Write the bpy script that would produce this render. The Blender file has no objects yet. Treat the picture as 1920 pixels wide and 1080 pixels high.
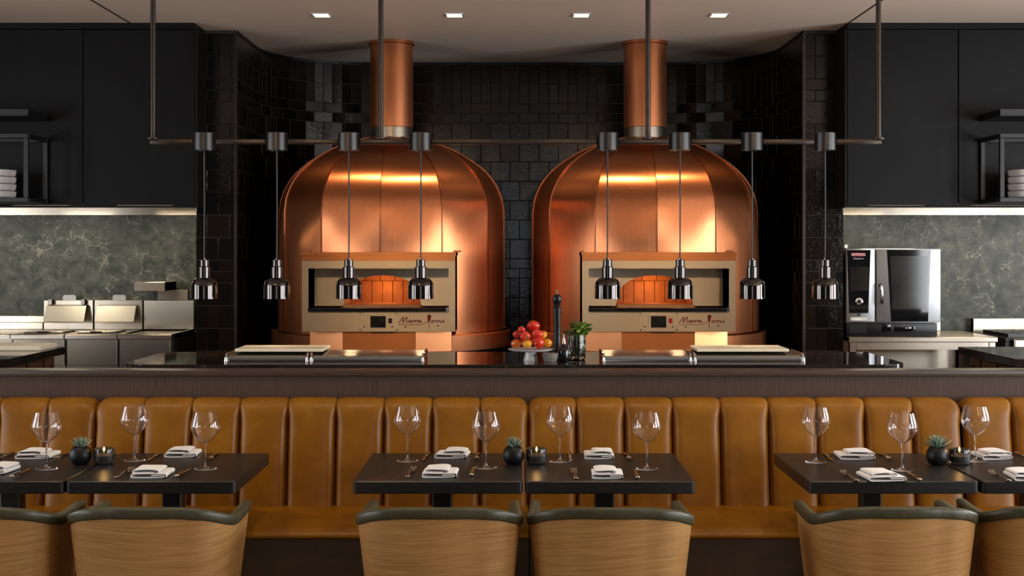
import bpy, bmesh, math, random
from mathutils import Vector, Matrix
R = math.radians
PI = math.pi
rnd = random.Random(7)
scene = bpy.context.scene
C = scene.collection

# ------------------------------------------------------------------ camera, world, light, exposure
F = 2484.0            # focal length in pixels of the 1920 frame
VX, VY = 965.0, 470.0  # vanishing point of the depth lines
CAMH = 1.70
cam = bpy.data.cameras.new('camera')
cam.sensor_width = 36.0
cam.lens = F / 1920 * 36
cam.shift_x = (960 - VX) / 1920
cam.shift_y = -(540 - VY) / 1920
cam.clip_end = 60
camo = bpy.data.objects.new('camera', cam)
camo.location = (0, 0, CAMH)
camo.rotation_euler = (PI / 2, 0, 0)
C.objects.link(camo)
scene.camera = camo
scene.view_settings.view_transform = 'Standard'
scene.view_settings.look = 'None'
scene.view_settings.gamma = 1.0
scene.view_settings.use_curve_mapping = False
scene.view_settings.exposure = 0.0
try:
    scene.cycles.use_denoising = True
    scene.cycles.max_bounces = 10
    scene.cycles.sample_clamp_indirect = 6
    scene.cycles.caustics_reflective = False
    scene.cycles.caustics_refractive = False
except Exception:
    pass
world = bpy.data.worlds.new('dusk_sky')
scene.world = world
world.use_nodes = True
world.node_tree.nodes['Background'].inputs[0].default_value = (0.55, 0.7, 1.0, 1)
world.node_tree.nodes['Background'].inputs[1].default_value = 0.3

def area(name, loc, rot, sx, sy, power, color, spread=None):
    l = bpy.data.lights.new(name, 'AREA')
    l.shape = 'RECTANGLE'
    l.size, l.size_y, l.energy, l.color = sx, sy, power, color
    if spread:
        l.spread = spread
    o = bpy.data.objects.new(name, l)
    o.location, o.rotation_euler = loc, rot
    C.objects.link(o)
    return o

def spot(name, loc, target, power, color, angle, blend=0.5, rad=0.04):
    l = bpy.data.lights.new(name, 'SPOT')
    l.energy, l.color, l.spot_size, l.spot_blend, l.shadow_soft_size = power, color, R(angle), blend, rad
    o = bpy.data.objects.new(name, l)
    o.location = loc
    o.rotation_euler = (Vector(target) - Vector(loc)).to_track_quat('-Z', 'Y').to_euler()
    C.objects.link(o)
    return o

def point(name, loc, power, color, rad=0.02):
    l = bpy.data.lights.new(name, 'POINT')
    l.energy, l.color, l.shadow_soft_size = power, color, rad
    o = bpy.data.objects.new(name, l)
    o.location = loc
    C.objects.link(o)
    return o

CEIL = 3.43
WARM = (1.0, 0.66, 0.36)
WARM2 = (1.0, 0.78, 0.52)
COOL = (0.93, 0.96, 1.0)
# daylight through the dining-room windows behind and right of the camera
WIN_R = [(0.9, 2.0), (3.9, 2.0), (6.9, 2.0)]   # (y centre, width) on the right wall
WIN_L = [(2.4, 2.0), (5.6, 2.0)]               # on the left wall
WIN_B = [(0.2, 2.0)]                           # (x centre, width) on the rear wall
for yc, w in WIN_R:
    area('daylight_right', (6.36, yc, 1.75), (0, R(90), 0), 2.1, w, 185, COOL)
for yc, w in WIN_L:
    area('daylight_left', (-6.36, yc, 1.75), (0, R(-90), 0), 2.1, w, 100, COOL)
for xc, w in WIN_B:
    area('daylight_rear', (xc, -3.86, 1.75), (R(90), 0, 0), w, 2.1, 20, COOL)

# ------------------------------------------------------------------ helpers
def at(px, py, Y):
    return Vector(((px - VX) / F * Y, Y, CAMH - (py - VY) / F * Y))

def onplane(px, py, h):
    Y = (CAMH - h) * F / (py - VY)
    return Vector(((px - VX) / F * Y, Y, h))

class MB:
    def __init__(s):
        s.v, s.f = [], []
    def add(s, verts, faces):
        n = len(s.v)
        s.v += [tuple(v) for v in verts]
        s.f += [tuple(i + n for i in f) for f in faces]
        return s
    def box(s, x0, x1, y0, y1, z0, z1, bev=0.0, seg=1, rot=None, piv=None):
        if bev <= 0:
            vs = [Vector((x, y, z)) for x in (x0, x1) for y in (y0, y1) for z in (z0, z1)]
            fs = [(0, 1, 3, 2), (4, 6, 7, 5), (0, 4, 5, 1), (2, 3, 7, 6), (0, 2, 6, 4), (1, 5, 7, 3)]
        else:
            bm = bmesh.new()
            bmesh.ops.create_cube(bm, size=1)
            for v in bm.verts:
                v.co = Vector(((x0 + x1) / 2 + v.co.x * (x1 - x0), (y0 + y1) / 2 + v.co.y * (y1 - y0), (z0 + z1) / 2 + v.co.z * (z1 - z0)))
            bmesh.ops.bevel(bm, geom=list(bm.edges), offset=bev, segments=seg, affect='EDGES', profile=0.5)
            bm.verts.index_update()
            vs = [v.co.copy() for v in bm.verts]
            fs = [tuple(v.index for v in f.verts) for f in bm.faces]
            bm.free()
        if rot is not None:
            p = Vector(piv) if piv is not None else Vector(((x0 + x1) / 2, (y0 + y1) / 2, (z0 + z1) / 2))
            vs = [p + rot @ (v - p) for v in vs]
        return s.add(vs, fs)
    def lathe(s, prof, n=32, c=(0, 0, 0), closed=False, axis='Z'):
        vs, fs = [], []
        m = len(prof)
        for i in range(n):
            a = 2 * PI * i / n
            for r, z in prof:
                p = (r * math.cos(a), r * math.sin(a), z)
                if axis == 'Y':
                    p = (p[0], -p[2], p[1])
                elif axis == 'X':
                    p = (p[2], p[0], p[1])
                vs.append((p[0] + c[0], p[1] + c[1], p[2] + c[2]))
        for i in range(n):
            j = (i + 1) % n
            for k in range(m if closed else m - 1):
                l = (k + 1) % m
                fs.append((i * m + k, j * m + k, j * m + l, i * m + l))
        s.add(vs, fs)
        return s
    def cyl(s, r0, r1, z0, z1, n=24, c=(0, 0, 0), axis='Z', bev=0.0):
        if bev:
            p = [(0.0001, z0), (r0 - bev, z0), (r0, z0 + bev), (r1, z1 - bev), (r1 - bev, z1), (0.0001, z1)]
        else:
            p = [(0.0001, z0), (r0, z0), (r1, z1), (0.0001, z1)]
        return s.lathe(p, n, c, axis=axis)
    def tube(s, pts, r, n=8, flat=1.0, cap=True, up=None):
        pts = [Vector(p) for p in pts]
        rings, vs, fs = [], [], []
        prev = None
        for i, p in enumerate(pts):
            d = (pts[min(i + 1, len(pts) - 1)] - pts[max(i - 1, 0)]).normalized()
            ref = Vector(up) if up is not None else (prev if prev is not None else (Vector((0, 0, 1)) if abs(d.z) < .9 else Vector((1, 0, 0))))
            a = d.cross(ref)
            if a.length < 1e-6:
                a = d.cross(Vector((1, 0, 0.01)))
            a.normalize()
            b = a.cross(d).normalized()
            prev = b
            rr = r[i] if isinstance(r, (list, tuple)) else r
            for k in range(n):
                t = 2 * PI * k / n
                vs.append(p + a * (rr * math.cos(t)) + b * (rr * flat * math.sin(t)))
        for i in range(len(pts) - 1):
            for k in range(n):
                l = (k + 1) % n
                fs.append((i * n + k, i * n + l, (i + 1) * n + l, (i + 1) * n + k))
        if cap:
            fs.append(tuple(range(n - 1, -1, -1)))
            fs.append(tuple(range((len(pts) - 1) * n, len(pts) * n)))
        return s.add(vs, fs)
    def prism(s, poly, lo, hi, axis='Y'):
        """2-D polygon extruded: axis Y -> poly in (x, z); Z -> (x, y); X -> (y, z)."""
        n = len(poly)
        def P(p, t):
            return {'Y': (p[0], t, p[1]), 'Z': (p[0], p[1], t), 'X': (t, p[0], p[1])}[axis]
        vs = [P(p, lo) for p in poly] + [P(p, hi) for p in poly]
        fs = [(i, (i + 1) % n, n + (i + 1) % n, n + i) for i in range(n)]
        fs += [tuple(range(n - 1, -1, -1)), tuple(range(n, 2 * n))]
        return s.add(vs, fs)
    def grid(s, fn, nu, nv):
        vs = [fn(i / nu, j / nv) for i in range(nu + 1) for j in range(nv + 1)]
        fs = [(i * (nv + 1) + j, (i + 1) * (nv + 1) + j, (i + 1) * (nv + 1) + j + 1, i * (nv + 1) + j + 1) for i in range(nu) for j in range(nv)]
        return s.add(vs, fs)
    def mesh(s, name, mat=None, angle=35):
        me = bpy.data.meshes.new(name)
        me.from_pydata(s.v, [], s.f)
        bm = bmesh.new()
        bm.from_mesh(me)
        bmesh.ops.remove_doubles(bm, verts=bm.verts, dist=1e-5)
        loose = [v for v in bm.verts if not v.link_faces]
        if loose:
            bmesh.ops.delete(bm, geom=loose, context='VERTS')
        bmesh.ops.recalc_face_normals(bm, faces=bm.faces)
        bm.to_mesh(me)
        bm.free()
        for p in me.polygons:
            p.use_smooth = True
        me.set_sharp_from_angle(angle=R(angle))
        if mat:
            me.materials.append(M[mat])
        return me

def obj(name, mb, mat, parent=None, loc=None, angle=35):
    me = mb if isinstance(mb, bpy.types.Mesh) else mb.mesh(name, mat, angle)
    o = bpy.data.objects.new(name, me)
    C.objects.link(o)
    if parent is not None:
        o.parent = parent
    if loc is not None:
        o.location = loc
    return o

def tag(o, label=None, cat=None, group=None, kind=None):
    if label: o['label'] = label
    if cat: o['category'] = cat
    if group: o['group'] = group
    if kind: o['kind'] = kind
    return o

def thing(name, label, cat, loc=(0, 0, 0), rz=0, group=None):
    o = bpy.data.objects.new(name, None)
    o.empty_display_size = 0.05
    C.objects.link(o)
    o.location = loc
    o.rotation_euler = (0, 0, rz)
    return tag(o, label, cat, group)

def solo(name, mb, mat, label, cat, loc=(0, 0, 0), rz=0, group=None, angle=35):
    o = obj(name, mb, mat, None, loc, angle)
    o.rotation_euler = (0, 0, rz)
    return tag(o, label, cat, group)

def struct(name, mb, mat, label=None, parent=None):
    o = obj(name, mb, mat, parent)
    return tag(o, label, None, None, 'structure') if parent is None else o

def dup(root, loc=None, rz=None, label=None, parent=None):
    c = root.copy()
    C.objects.link(c)
    if parent is not None:
        c.parent = parent
    for ch in root.children:
        dup(ch, parent=c)
    if loc is not None: c.location = loc
    if rz is not None: c.rotation_euler = (0, 0, rz)
    if label: c['label'] = label
    return c

def smooth_path(pts, k=6):
    """Catmull-Rom through the points."""
    P = [Vector(p) for p in pts]
    P = [P[0] * 2 - P[1]] + P + [P[-1] * 2 - P[-2]]
    out = []
    for i in range(1, len(P) - 2):
        for j in range(k):
            t = j / k
            a, b, c, d = P[i - 1], P[i], P[i + 1], P[i + 2]
            out.append(0.5 * ((2 * b) + (c - a) * t + (2 * a - 5 * b + 4 * c - d) * t * t + (3 * b - a - 3 * c + d) * t ** 3))
    out.append(P[-2])
    return out

def text_mesh(s, size, extrude, align='CENTER'):
    cu = bpy.data.curves.new('lettering', 'FONT')
    cu.body, cu.size, cu.extrude, cu.align_x, cu.align_y = s, size, extrude, align, 'CENTER'
    to = bpy.data.objects.new('lettering', cu)
    C.objects.link(to)
    bpy.context.view_layer.update()
    me = bpy.data.meshes.new_from_object(to.evaluated_get(bpy.context.evaluated_depsgraph_get()))
    bpy.data.objects.remove(to)
    bpy.data.curves.remove(cu)
    me.transform(Matrix.Rotation(PI / 2, 4, 'X'))
    return me

# ------------------------------------------------------------------ materials
M = {}
class N:
    def __init__(s, name):
        s.m = bpy.data.materials.new(name)
        s.m.use_nodes = True
        s.t = s.m.node_tree
        s.b = s.t.nodes['Principled BSDF']
        M[name] = s.m
    def n(s, typ, **kw):
        nd = s.t.nodes.new(typ)
        for k, v in kw.items():
            setattr(nd, k, v)
        return nd
    def l(s, a, b):
        s.t.links.new(a, b)
    def set(s, **kw):
        names = dict(col='Base Color', rough='Roughness', metal='Metallic', aniso='Anisotropic', trans='Transmission Weight', ior='IOR', coat='Coat Weight', crough='Coat Roughness', spec='Specular IOR Level', emit='Emission Color', estr='Emission Strength', sheen='Sheen Weight', sss='Subsurface Weight', alpha='Alpha')
        for k, v in kw.items():
            i = s.b.inputs[names[k]]
            i.default_value = (*v, 1) if isinstance(v, tuple) and len(v) == 3 else v
        return s
    def coord(s, scale=(1, 1, 1), kind='Object', rot=(0, 0, 0), rand=False):
        tc = s.n('ShaderNodeTexCoord')
        mp = s.n('ShaderNodeMapping')
        mp.inputs['Scale'].default_value = scale
        mp.inputs['Rotation'].default_value = rot
        s.l(tc.outputs[kind], mp.inputs['Vector'])
        if rand:
            oi = s.n('ShaderNodeObjectInfo')
            mu = s.n('ShaderNodeMath', operation='MULTIPLY')
            mu.inputs[1].default_value = 37.0
            s.l(oi.outputs['Random'], mu.inputs[0])
            cb = s.n('ShaderNodeCombineXYZ')
            for k in range(3):
                s.l(mu.outputs[0], cb.inputs[k])
            s.l(cb.outputs[0], mp.inputs['Location'])
        return mp.outputs['Vector']
    def noise(s, vec, scale=5, detail=4, rough=0.55, dist=0.0):
        nd = s.n('ShaderNodeTexNoise')
        nd.inputs['Scale'].default_value = scale
        nd.inputs['Detail'].default_value = detail
        nd.inputs['Roughness'].default_value = rough
        nd.inputs['Distortion'].default_value = dist
        s.l(vec, nd.inputs['Vector'])
        return nd.outputs['Fac']
    def ramp(s, fac, stops):
        nd = s.n('ShaderNodeValToRGB')
        e = nd.color_ramp.elements
        while len(e) < len(stops):
            e.new(0.5)
        for el, (p, c) in zip(e, stops):
            el.position = p
            el.color = (*c, 1) if len(c) == 3 else c
        s.l(fac, nd.inputs['Fac'])
        return nd.outputs['Color']
    def mix(s, fac, a, b, mode='MIX'):
        nd = s.n('ShaderNodeMix', data_type='RGBA', blend_type=mode)
        for sock, v in ((nd.inputs['Factor'], fac), (nd.inputs['A'], a), (nd.inputs['B'], b)):
            pass
        def put(sock, v):
            if hasattr(v, 'is_linked') or isinstance(v, bpy.types.NodeSocket):
                s.l(v, sock)
            else:
                sock.default_value = (*v, 1) if isinstance(v, tuple) and len(v) == 3 else v
        put(nd.inputs[0], fac)
        put(nd.inputs[6], a)
        put(nd.inputs[7], b)
        return nd.outputs[2]
    def bump(s, fac, strength=0.1, dist=0.01):
        nd = s.n('ShaderNodeBump')
        nd.inputs['Strength'].default_value = strength
        nd.inputs['Distance'].default_value = dist
        s.l(fac, nd.inputs['Height'])
        s.l(nd.outputs[0], s.b.inputs['Normal'])
        return s
    def col(s, c):
        s.l(c, s.b.inputs['Base Color'])
        return s
    def rough(s, fac, lo, hi):
        mr = s.n('ShaderNodeMapRange')
        mr.inputs['To Min'].default_value = lo
        mr.inputs['To Max'].default_value = hi
        s.l(fac, mr.inputs['Value'])
        s.l(mr.outputs[0], s.b.inputs['Roughness'])
        return s
    def brushed(s, grain):
        """tangent across the brushing: normal x grain direction."""
        g = s.n('ShaderNodeNewGeometry')
        c = s.n('ShaderNodeVectorMath', operation='CROSS_PRODUCT')
        s.l(g.outputs['Normal'], c.inputs[0])
        c.inputs[1].default_value = grain
        nm = s.n('ShaderNodeVectorMath', operation='NORMALIZE')
        s.l(c.outputs[0], nm.inputs[0])
        s.l(nm.outputs[0], s.b.inputs['Tangent'])
        return s

def mat_brushed(name, ca, cb, rough, aniso, grain, stretch, bump=0.03, rand=True, dr=0.06):
    m = N(name).set(metal=1.0, aniso=aniso)
    v = m.coord(stretch, rand=rand)
    f = m.noise(v, 6, 5, 0.6)
    big = m.noise(m.coord((1, 1, 1), rand=rand), 2.2, 3)
    m.col(m.mix(big, m.ramp(f, [(0.3, ca), (0.7, cb)]), tuple(0.8 * x for x in ca)))
    m.rough(f, rough - dr, rough + dr)
    m.bump(f, bump, 0.002)
    m.brushed(grain)
    return m

def simple(name, c, rough=0.5, metal=0.0, var=0.15, scale=20, bump=0.0, **kw):
    m = N(name).set(rough=rough, metal=metal, **kw)
    f = m.noise(m.coord(rand=True), scale, 4)
    m.col(m.ramp(f, [(0.3, tuple(x * (1 - var) for x in c)), (0.7, tuple(min(1, x * (1 + var)) for x in c))]))
    if bump:
        m.bump(f, bump, 0.003)
    return m

mat_brushed('copper_seam', (0.26, 0.09, 0.04), (0.34, 0.13, 0.06), 0.30, 0.5, (0, 0, 1), (14, 14, 0.35))
mat_brushed('oven_steel', (0.66, 0.56, 0.42), (0.72, 0.62, 0.47), 0.31, 0.75, (1, 0, 0), (0.5, 90, 90), 0.003, True, 0.02)
mat_brushed('copper', (0.54, 0.185, 0.075), (0.68, 0.265, 0.12), 0.30, 0.8, (0, 0, 1), (22, 22, 0.30), 0.008, True, 0.04)
mat_brushed('copper_flat', (0.66, 0.26, 0.11), (0.74, 0.31, 0.12), 0.29, 0.8, (1, 0, 0), (0.5, 90, 90), 0.004, True, 0.02)
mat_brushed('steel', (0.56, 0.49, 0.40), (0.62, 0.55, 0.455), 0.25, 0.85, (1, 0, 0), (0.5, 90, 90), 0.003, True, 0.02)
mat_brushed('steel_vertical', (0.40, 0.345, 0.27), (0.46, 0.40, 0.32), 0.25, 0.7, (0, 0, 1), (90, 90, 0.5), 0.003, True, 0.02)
mat_brushed('steel_cool', (0.44, 0.45, 0.46), (0.49, 0.50, 0.51), 0.40, 0.5, (1, 0, 0), (0.5, 90, 90), 0.003, True, 0.02)
mat_brushed('steel_satin', (0.40, 0.38, 0.34), (0.44, 0.42, 0.38), 0.40, 0.3, (1, 0, 0), (0.5, 90, 90), 0.003, True, 0.02)
simple('chrome', (0.62, 0.6, 0.58), 0.12, 1.0, 0.04)
simple('cutlery_metal', (0.72, 0.63, 0.52), 0.16, 1.0, 0.05)
simple('dark_chrome', (0.075, 0.066, 0.062), 0.08, 1.0, 0.08, 6)
simple('bronze_bar', (0.050, 0.040, 0.033), 0.33, 0.85, 0.1)
simple('graphite', (0.05, 0.048, 0.047), 0.34, 0.9, 0.05)
simple('black_metal', (0.007, 0.007, 0.0075), 0.42, 0.2, 0.2, 6, 0.02)
simple('hood_black', (0.0048, 0.0046, 0.0046), 0.45, 0.0, 0.3, 2.5, 0.015, spec=0.15)
simple('black_gloss', (0.006, 0.006, 0.007), 0.05, 0.0, 0.1)
simple('black_plastic', (0.006, 0.006, 0.0065), 0.32, 0.0, 0.1, spec=0.3)
simple('black_matte', (0.006, 0.006, 0.0065), 0.42, 0.0, 0.1, 30, spec=0.3)
simple('ceramic', (0.78, 0.75, 0.72), 0.18, 0.0, 0.04, 6)
simple('grout', (0.040, 0.030, 0.023), 0.7, 0.0, 0.15, 40)
simple('red_enamel', (0.42, 0.010, 0.012), 0.3)
simple('logo_red', (0.15, 0.004, 0.006), 0.5, spec=0.2)
simple('white_print', (0.75, 0.75, 0.75), 0.5)
simple('cord_black', (0.02, 0.018, 0.018), 0.45)
simple('olive_leather', (0.046, 0.044, 0.020), 0.42, 0.0, 0.25, 45, 0.08)
simple('cream_board', (0.86, 0.76, 0.55), 0.5, 0.0, 0.05, 12)
simple('seat_base', (0.040, 0.018, 0.004), 0.5, 0.0, 0.2, 12)
simple('wax', (0.75, 0.62, 0.42), 0.5, sss=0.2)
simple('fire_brick', (0.50, 0.19, 0.06), 0.85, 0.0, 0.2, 14, 0.2)
simple('wall_paint', (0.16, 0.145, 0.13), 0.8, 0.0, 0.06, 3)
simple('bounce_floor', (0.40, 0.33, 0.27), 0.5, 0.0, 0.1, 8)  # pale so the unseen kitchen floor throws light upward
simple('soil', (0.02, 0.014, 0.01), 0.9)
simple('pale_paper', (0.7, 0.68, 0.62), 0.6)

m = N('ceiling_paint').set(rough=0.55, spec=0.4)
f = m.noise(m.coord((1, 1, 1)), 0.8, 3)
m.col(m.ramp(f, [(0.3, (0.80, 0.645, 0.53)), (0.7, (0.86, 0.70, 0.58))]))

m = N('tile_glaze').set(rough=0.07, spec=0.42)
v = m.coord((1, 1, 1), rand=True)
f = m.noise(v, 30, 2, 0.5)
g = m.noise(v, 160, 2, 0.5)
oi = m.n('ShaderNodeObjectInfo')
m.col(m.ramp(oi.outputs['Random'], [(0.0, (0.004, 0.0032, 0.0026)), (1.0, (0.011, 0.0078, 0.0057))]))
m.bump(m.mix(0.35, f, g), 0.30, 0.005)

m = N('tan_leather').set(spec=0.32)
v = m.coord((1, 1, 1), rand=True)
f = m.noise(v, 6, 6, 0.6)
sc_ = m.noise(m.coord((6, 6, 1.2), rand=True), 7, 6, 0.7, 1.2)
fine = m.noise(v, 260, 2)
base = m.ramp(f, [(0.25, (0.185, 0.064, 0.0012)), (0.55, (0.255, 0.096, 0.0016)), (0.8, (0.32, 0.132, 0.003))])
m.col(m.mix(m.ramp(sc_, [(0.60, (0, 0, 0)), (0.78, (0.35, 0.35, 0.35))]), base, (0.47, 0.22, 0.03)))
m.rough(f, 0.30, 0.44)
m.bump(m.mix(0.5, fine, f), 0.10, 0.002)

m = N('table_black').set(spec=0.5)
f = m.noise(m.coord((3, 60, 60), rand=True), 3, 4)
m.col(m.ramp(f, [(0.3, (0.0075, 0.0065, 0.006)), (0.7, (0.014, 0.012, 0.011))]))
m.rough(f, 0.30, 0.42)
m.bump(f, 0.05, 0.001)

m = N('oak_veneer').set(spec=0.35)
v = m.coord((1, 1, 1), rand=True)
bend = m.n('ShaderNodeVectorMath', operation='MULTIPLY_ADD')
wob = m.noise(v, 1.0, 1)
cb = m.n('ShaderNodeCombineXYZ')
m.l(wob, cb.inputs[2])
m.l(cb.outputs[0], bend.inputs[0])
bend.inputs[1].default_value = (0, 0, 0.16)
m.l(v, bend.inputs[2])
mp = m.n('ShaderNodeMapping')
mp.inputs['Scale'].default_value = (0.7, 0.7, 26)
m.l(bend.outputs[0], mp.inputs['Vector'])
f = m.noise(mp.outputs[0], 5, 5, 0.65)
mp2 = m.n('ShaderNodeMapping')
mp2.inputs['Scale'].default_value = (1.5, 1.5, 150)
m.l(bend.outputs[0], mp2.inputs['Vector'])
g = m.noise(mp2.outputs[0], 4, 4, 0.6)
base = m.ramp(f, [(0.25, (0.33, 0.165, 0.050)), (0.5, (0.44, 0.235, 0.078)), (0.75, (0.52, 0.30, 0.105))])
m.col(m.mix(m.ramp(g, [(0.38, (0.58, 0.58, 0.58)), (0.54, (0, 0, 0))]), base, (0.21, 0.095, 0.026)))
m.rough(f, 0.40, 0.52)
m.bump(g, 0.05, 0.001)

m = N('dark_oak').set(spec=0.35)
f = m.noise(m.coord((60, 60, 2.5)), 3, 5, 0.65)
big = m.noise(m.coord((1.2, 1, 1)), 2, 3)
m.col(m.mix(big, m.ramp(f, [(0.3, (0.044, 0.025, 0.018)), (0.7, (0.108, 0.066, 0.047))]), (0.068, 0.041, 0.029)))
m.rough(f, 0.40, 0.55)
m.bump(f, 0.08, 0.001)

m = N('dark_oak_long').set(spec=0.4)
f = m.noise(m.coord((2.5, 60, 60)), 3, 5, 0.65)
m.col(m.ramp(f, [(0.3, (0.036, 0.022, 0.016)), (0.7, (0.080, 0.052, 0.038))]))
m.rough(f, 0.28, 0.40)

m = N('island_wood').set(spec=0.3)
f = m.noise(m.coord((40, 40, 2)), 3, 4)
m.col(m.ramp(f, [(0.3, (0.05, 0.022, 0.012)), (0.7, (0.10, 0.045, 0.022))]))

m = N('floor_wood').set(rough=0.45)
f = m.noise(m.coord((1.5, 20, 1)), 3, 4)
m.col(m.ramp(f, [(0.3, (0.13, 0.085, 0.055)), (0.7, (0.20, 0.135, 0.09))]))

def veined(name, ca, cb, vein, rough, vs, thick, amt):
    m = N(name).set(rough=rough, spec=0.5 if rough < 0.2 else 0.22)
    v = m.coord((1, 1, 1))
    cloud = m.noise(v, 2.2 * vs, 7, 0.62, 0.6)
    base = m.ramp(cloud, [(0.36, ca), (0.66, cb)])
    total = None
    for k, (sc, th) in enumerate(((1.5 * vs, thick), (3.4 * vs, thick * 0.75), (7.5 * vs, thick * 0.6))):
        wv = m.n('ShaderNodeVectorMath', operation='ADD')
        nz = m.n('ShaderNodeTexNoise')
        nz.inputs['Scale'].default_value = 3.0 * vs
        nz.inputs['Detail'].default_value = 9
        nz.inputs['Roughness'].default_value = 0.6
        m.l(v, nz.inputs['Vector'])
        sc2 = m.n('ShaderNodeVectorMath', operation='SCALE')
        sc2.inputs['Scale'].default_value = 0.75 / vs
        m.l(nz.outputs['Color'], sc2.inputs[0])
        m.l(v, wv.inputs[0])
        m.l(sc2.outputs[0], wv.inputs[1])
        vo = m.n('ShaderNodeTexVoronoi', feature='DISTANCE_TO_EDGE')
        vo.inputs['Scale'].default_value = sc
        vo.inputs['Randomness'].default_value = 1.0
        m.l(wv.outputs[0], vo.inputs['Vector'])
        line = m.ramp(vo.outputs['Distance'], [(0.0, (1, 1, 1)), (th, (0, 0, 0))])
        mask = m.ramp(m.noise(v, (1.1 + k) * vs, 4, 0.6), [(0.48, (0, 0, 0)), (0.66, (amt, amt, amt))])
        lm = m.mix(1.0, line, mask, 'MULTIPLY')
        total = lm if total is None else m.mix(1.0, total, lm, 'ADD')
    m.col(m.mix(total, base, vein))
    return m
veined('green_stone', (0.026, 0.032, 0.026), (0.092, 0.097, 0.080), (0.62, 0.61, 0.54), 0.34, 4.2, 0.016, 0.62)
veined('dark_marble', (0.008, 0.006, 0.005), (0.024, 0.017, 0.013), (0.24, 0.17, 0.12), 0.05, 1.0, 0.010, 0.5)

m = N('napkin_cloth').set(rough=0.85, sheen=0.2)
f = m.noise(m.coord((1, 1, 1), rand=True), 60, 3)
g = m.noise(m.coord((1, 1, 1), rand=True), 500, 2)
m.col(m.ramp(f, [(0.3, (0.80, 0.77, 0.75)), (0.7, (0.87, 0.85, 0.83))]))
m.bump(m.mix(0.5, f, g), 0.15, 0.002)

N('clear_glass').set(col=(1, 1, 1), rough=0.0, trans=1.0, ior=1.47)
N('window_glass').set(col=(0.95, 0.98, 1), rough=0.0, trans=1.0, ior=1.2)
N('smoked_glass').set(col=(0.10, 0.105, 0.11), rough=0.02, trans=0.75, ior=1.45)
N('jar_glass').set(col=(0.86, 0.95, 0.92), rough=0.0, trans=1.0, ior=1.4)
N('flame').set(col=(1, 0.6, 0.15), emit=(1.0, 0.50, 0.12), estr=26.0)
N('downlight_lens').set(col=(1, 0.9, 0.7), emit=(1.0, 0.76, 0.45), estr=9.0)
N('hood_lens').set(col=(1, 0.95, 0.8), emit=(1.0, 0.86, 0.60), estr=2.5)
N('heat_bulb').set(col=(1, 0.7, 0.4), emit=(1.0, 0.55, 0.22), estr=4.0)
m = N('succulent_leaf').set(rough=0.45)
oi = m.n('ShaderNodeObjectInfo')
m.col(m.ramp(oi.outputs['Random'], [(0, (0.12, 0.20, 0.14)), (0.6, (0.24, 0.32, 0.25)), (1, (0.36, 0.42, 0.34))]))
m = N('herb_leaf').set(rough=0.45, sss=0.0)
oi = m.n('ShaderNodeObjectInfo')
m.col(m.ramp(oi.outputs['Random'], [(0, (0.07, 0.15, 0.014)), (0.6, (0.20, 0.34, 0.04)), (1, (0.42, 0.52, 0.13))]))
m = N('thyme_leaf').set(rough=0.6)
oi = m.n('ShaderNodeObjectInfo')
m.col(m.ramp(oi.outputs['Random'], [(0, (0.12, 0.10, 0.04)), (1, (0.30, 0.26, 0.11))]))
for nm, a, b in (('tomato_red', (0.52, 0.012, 0.008), (0.72, 0.055, 0.02)), ('tomato_yellow', (0.75, 0.26, 0.008), (0.85, 0.40, 0.02)), ('tomato_striped', (0.55, 0.06, 0.012), (0.70, 0.24, 0.02))):
    m = N(nm).set(rough=0.14, spec=0.5)
    f = m.noise(m.coord((1, 1, 1), rand=True), 22, 3)
    m.col(m.ramp(f, [(0.35, a), (0.7, b)]))
m = N('speckled_clay').set(rough=0.5)
f = m.noise(m.coord((1, 1, 1)), 220, 2)
m.col(m.ramp(f, [(0.42, (0.10, 0.095, 0.08)), (0.55, (0.34, 0.32, 0.28))]))
m = N('display_screen').set(rough=0.08)
f = m.noise(m.coord((1, 1, 1)), 4, 2)
m.col(m.ramp(f, [(0.3, (0.008, 0.008, 0.008)), (0.7, (0.03, 0.026, 0.02))]))

# ------------------------------------------------------------------ room shell
XL, XR, YB, YF = -6.5, 6.5, -4.0, 12.4
struct('floor', MB().box(XL, XR, YB, YF, -0.1, 0.0), 'floor_wood', 'dark wood floor')
struct('floor_kitchen', MB().box(-4.2, 4.2, 6.78, 10.4, 0.0005, 0.012), 'bounce_floor', 'unseen pale kitchen floor added to bounce light')  # out of view, added pale to bounce downlight onto ceiling and hoods
cl = struct('ceiling', MB().box(XL, XR, YB, YF, CEIL, CEIL + 0.12), 'ceiling_paint', 'warm plaster ceiling')
for n_, (px, py) in enumerate(((243, 43), (1592, 41))):
    x = at(px, py, 10.05).x
    obj('reveal_joint', MB().box(x - 0.006, x + 0.006, 3.0, 10.05, CEIL - 0.002, CEIL + 0.004), 'black_matte', cl)

def wall_with_holes(name, axis, pos, th, lo, hi, holes, sill, head):
    mb = MB()
    def seg(a, b, z0, z1):
        if axis == 'X':
            mb.box(pos, pos + th, a, b, z0, z1)
        else:
            mb.box(a, b, pos, pos + th, z0, z1)
    edges = sorted(holes)
    cur = lo
    for c, w in edges:
        seg(cur, c - w / 2, 0, CEIL)
        seg(c - w / 2, c + w / 2, 0, sill)
        seg(c - w / 2, c + w / 2, head, CEIL)
        cur = c + w / 2
    seg(cur, hi, 0, CEIL)
    return struct(name, mb, 'wall_paint')
wall_with_holes('wall_left', 'X', XL - 0.15, 0.15, YB, YF, WIN_L, 0.7, 2.8)
wall_with_holes('wall_right', 'X', XR, 0.15, YB, YF, WIN_R, 0.7, 2.8)
wall_with_holes('wall_rear', 'Y', YB - 0.15, 0.15, XL, XR, WIN_B, 0.7, 2.8)
struct('wall_kitchen_end', MB().box(XL, XR, YF, YF + 0.15, 0, CEIL), 'wall_paint')
wi = 0
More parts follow.
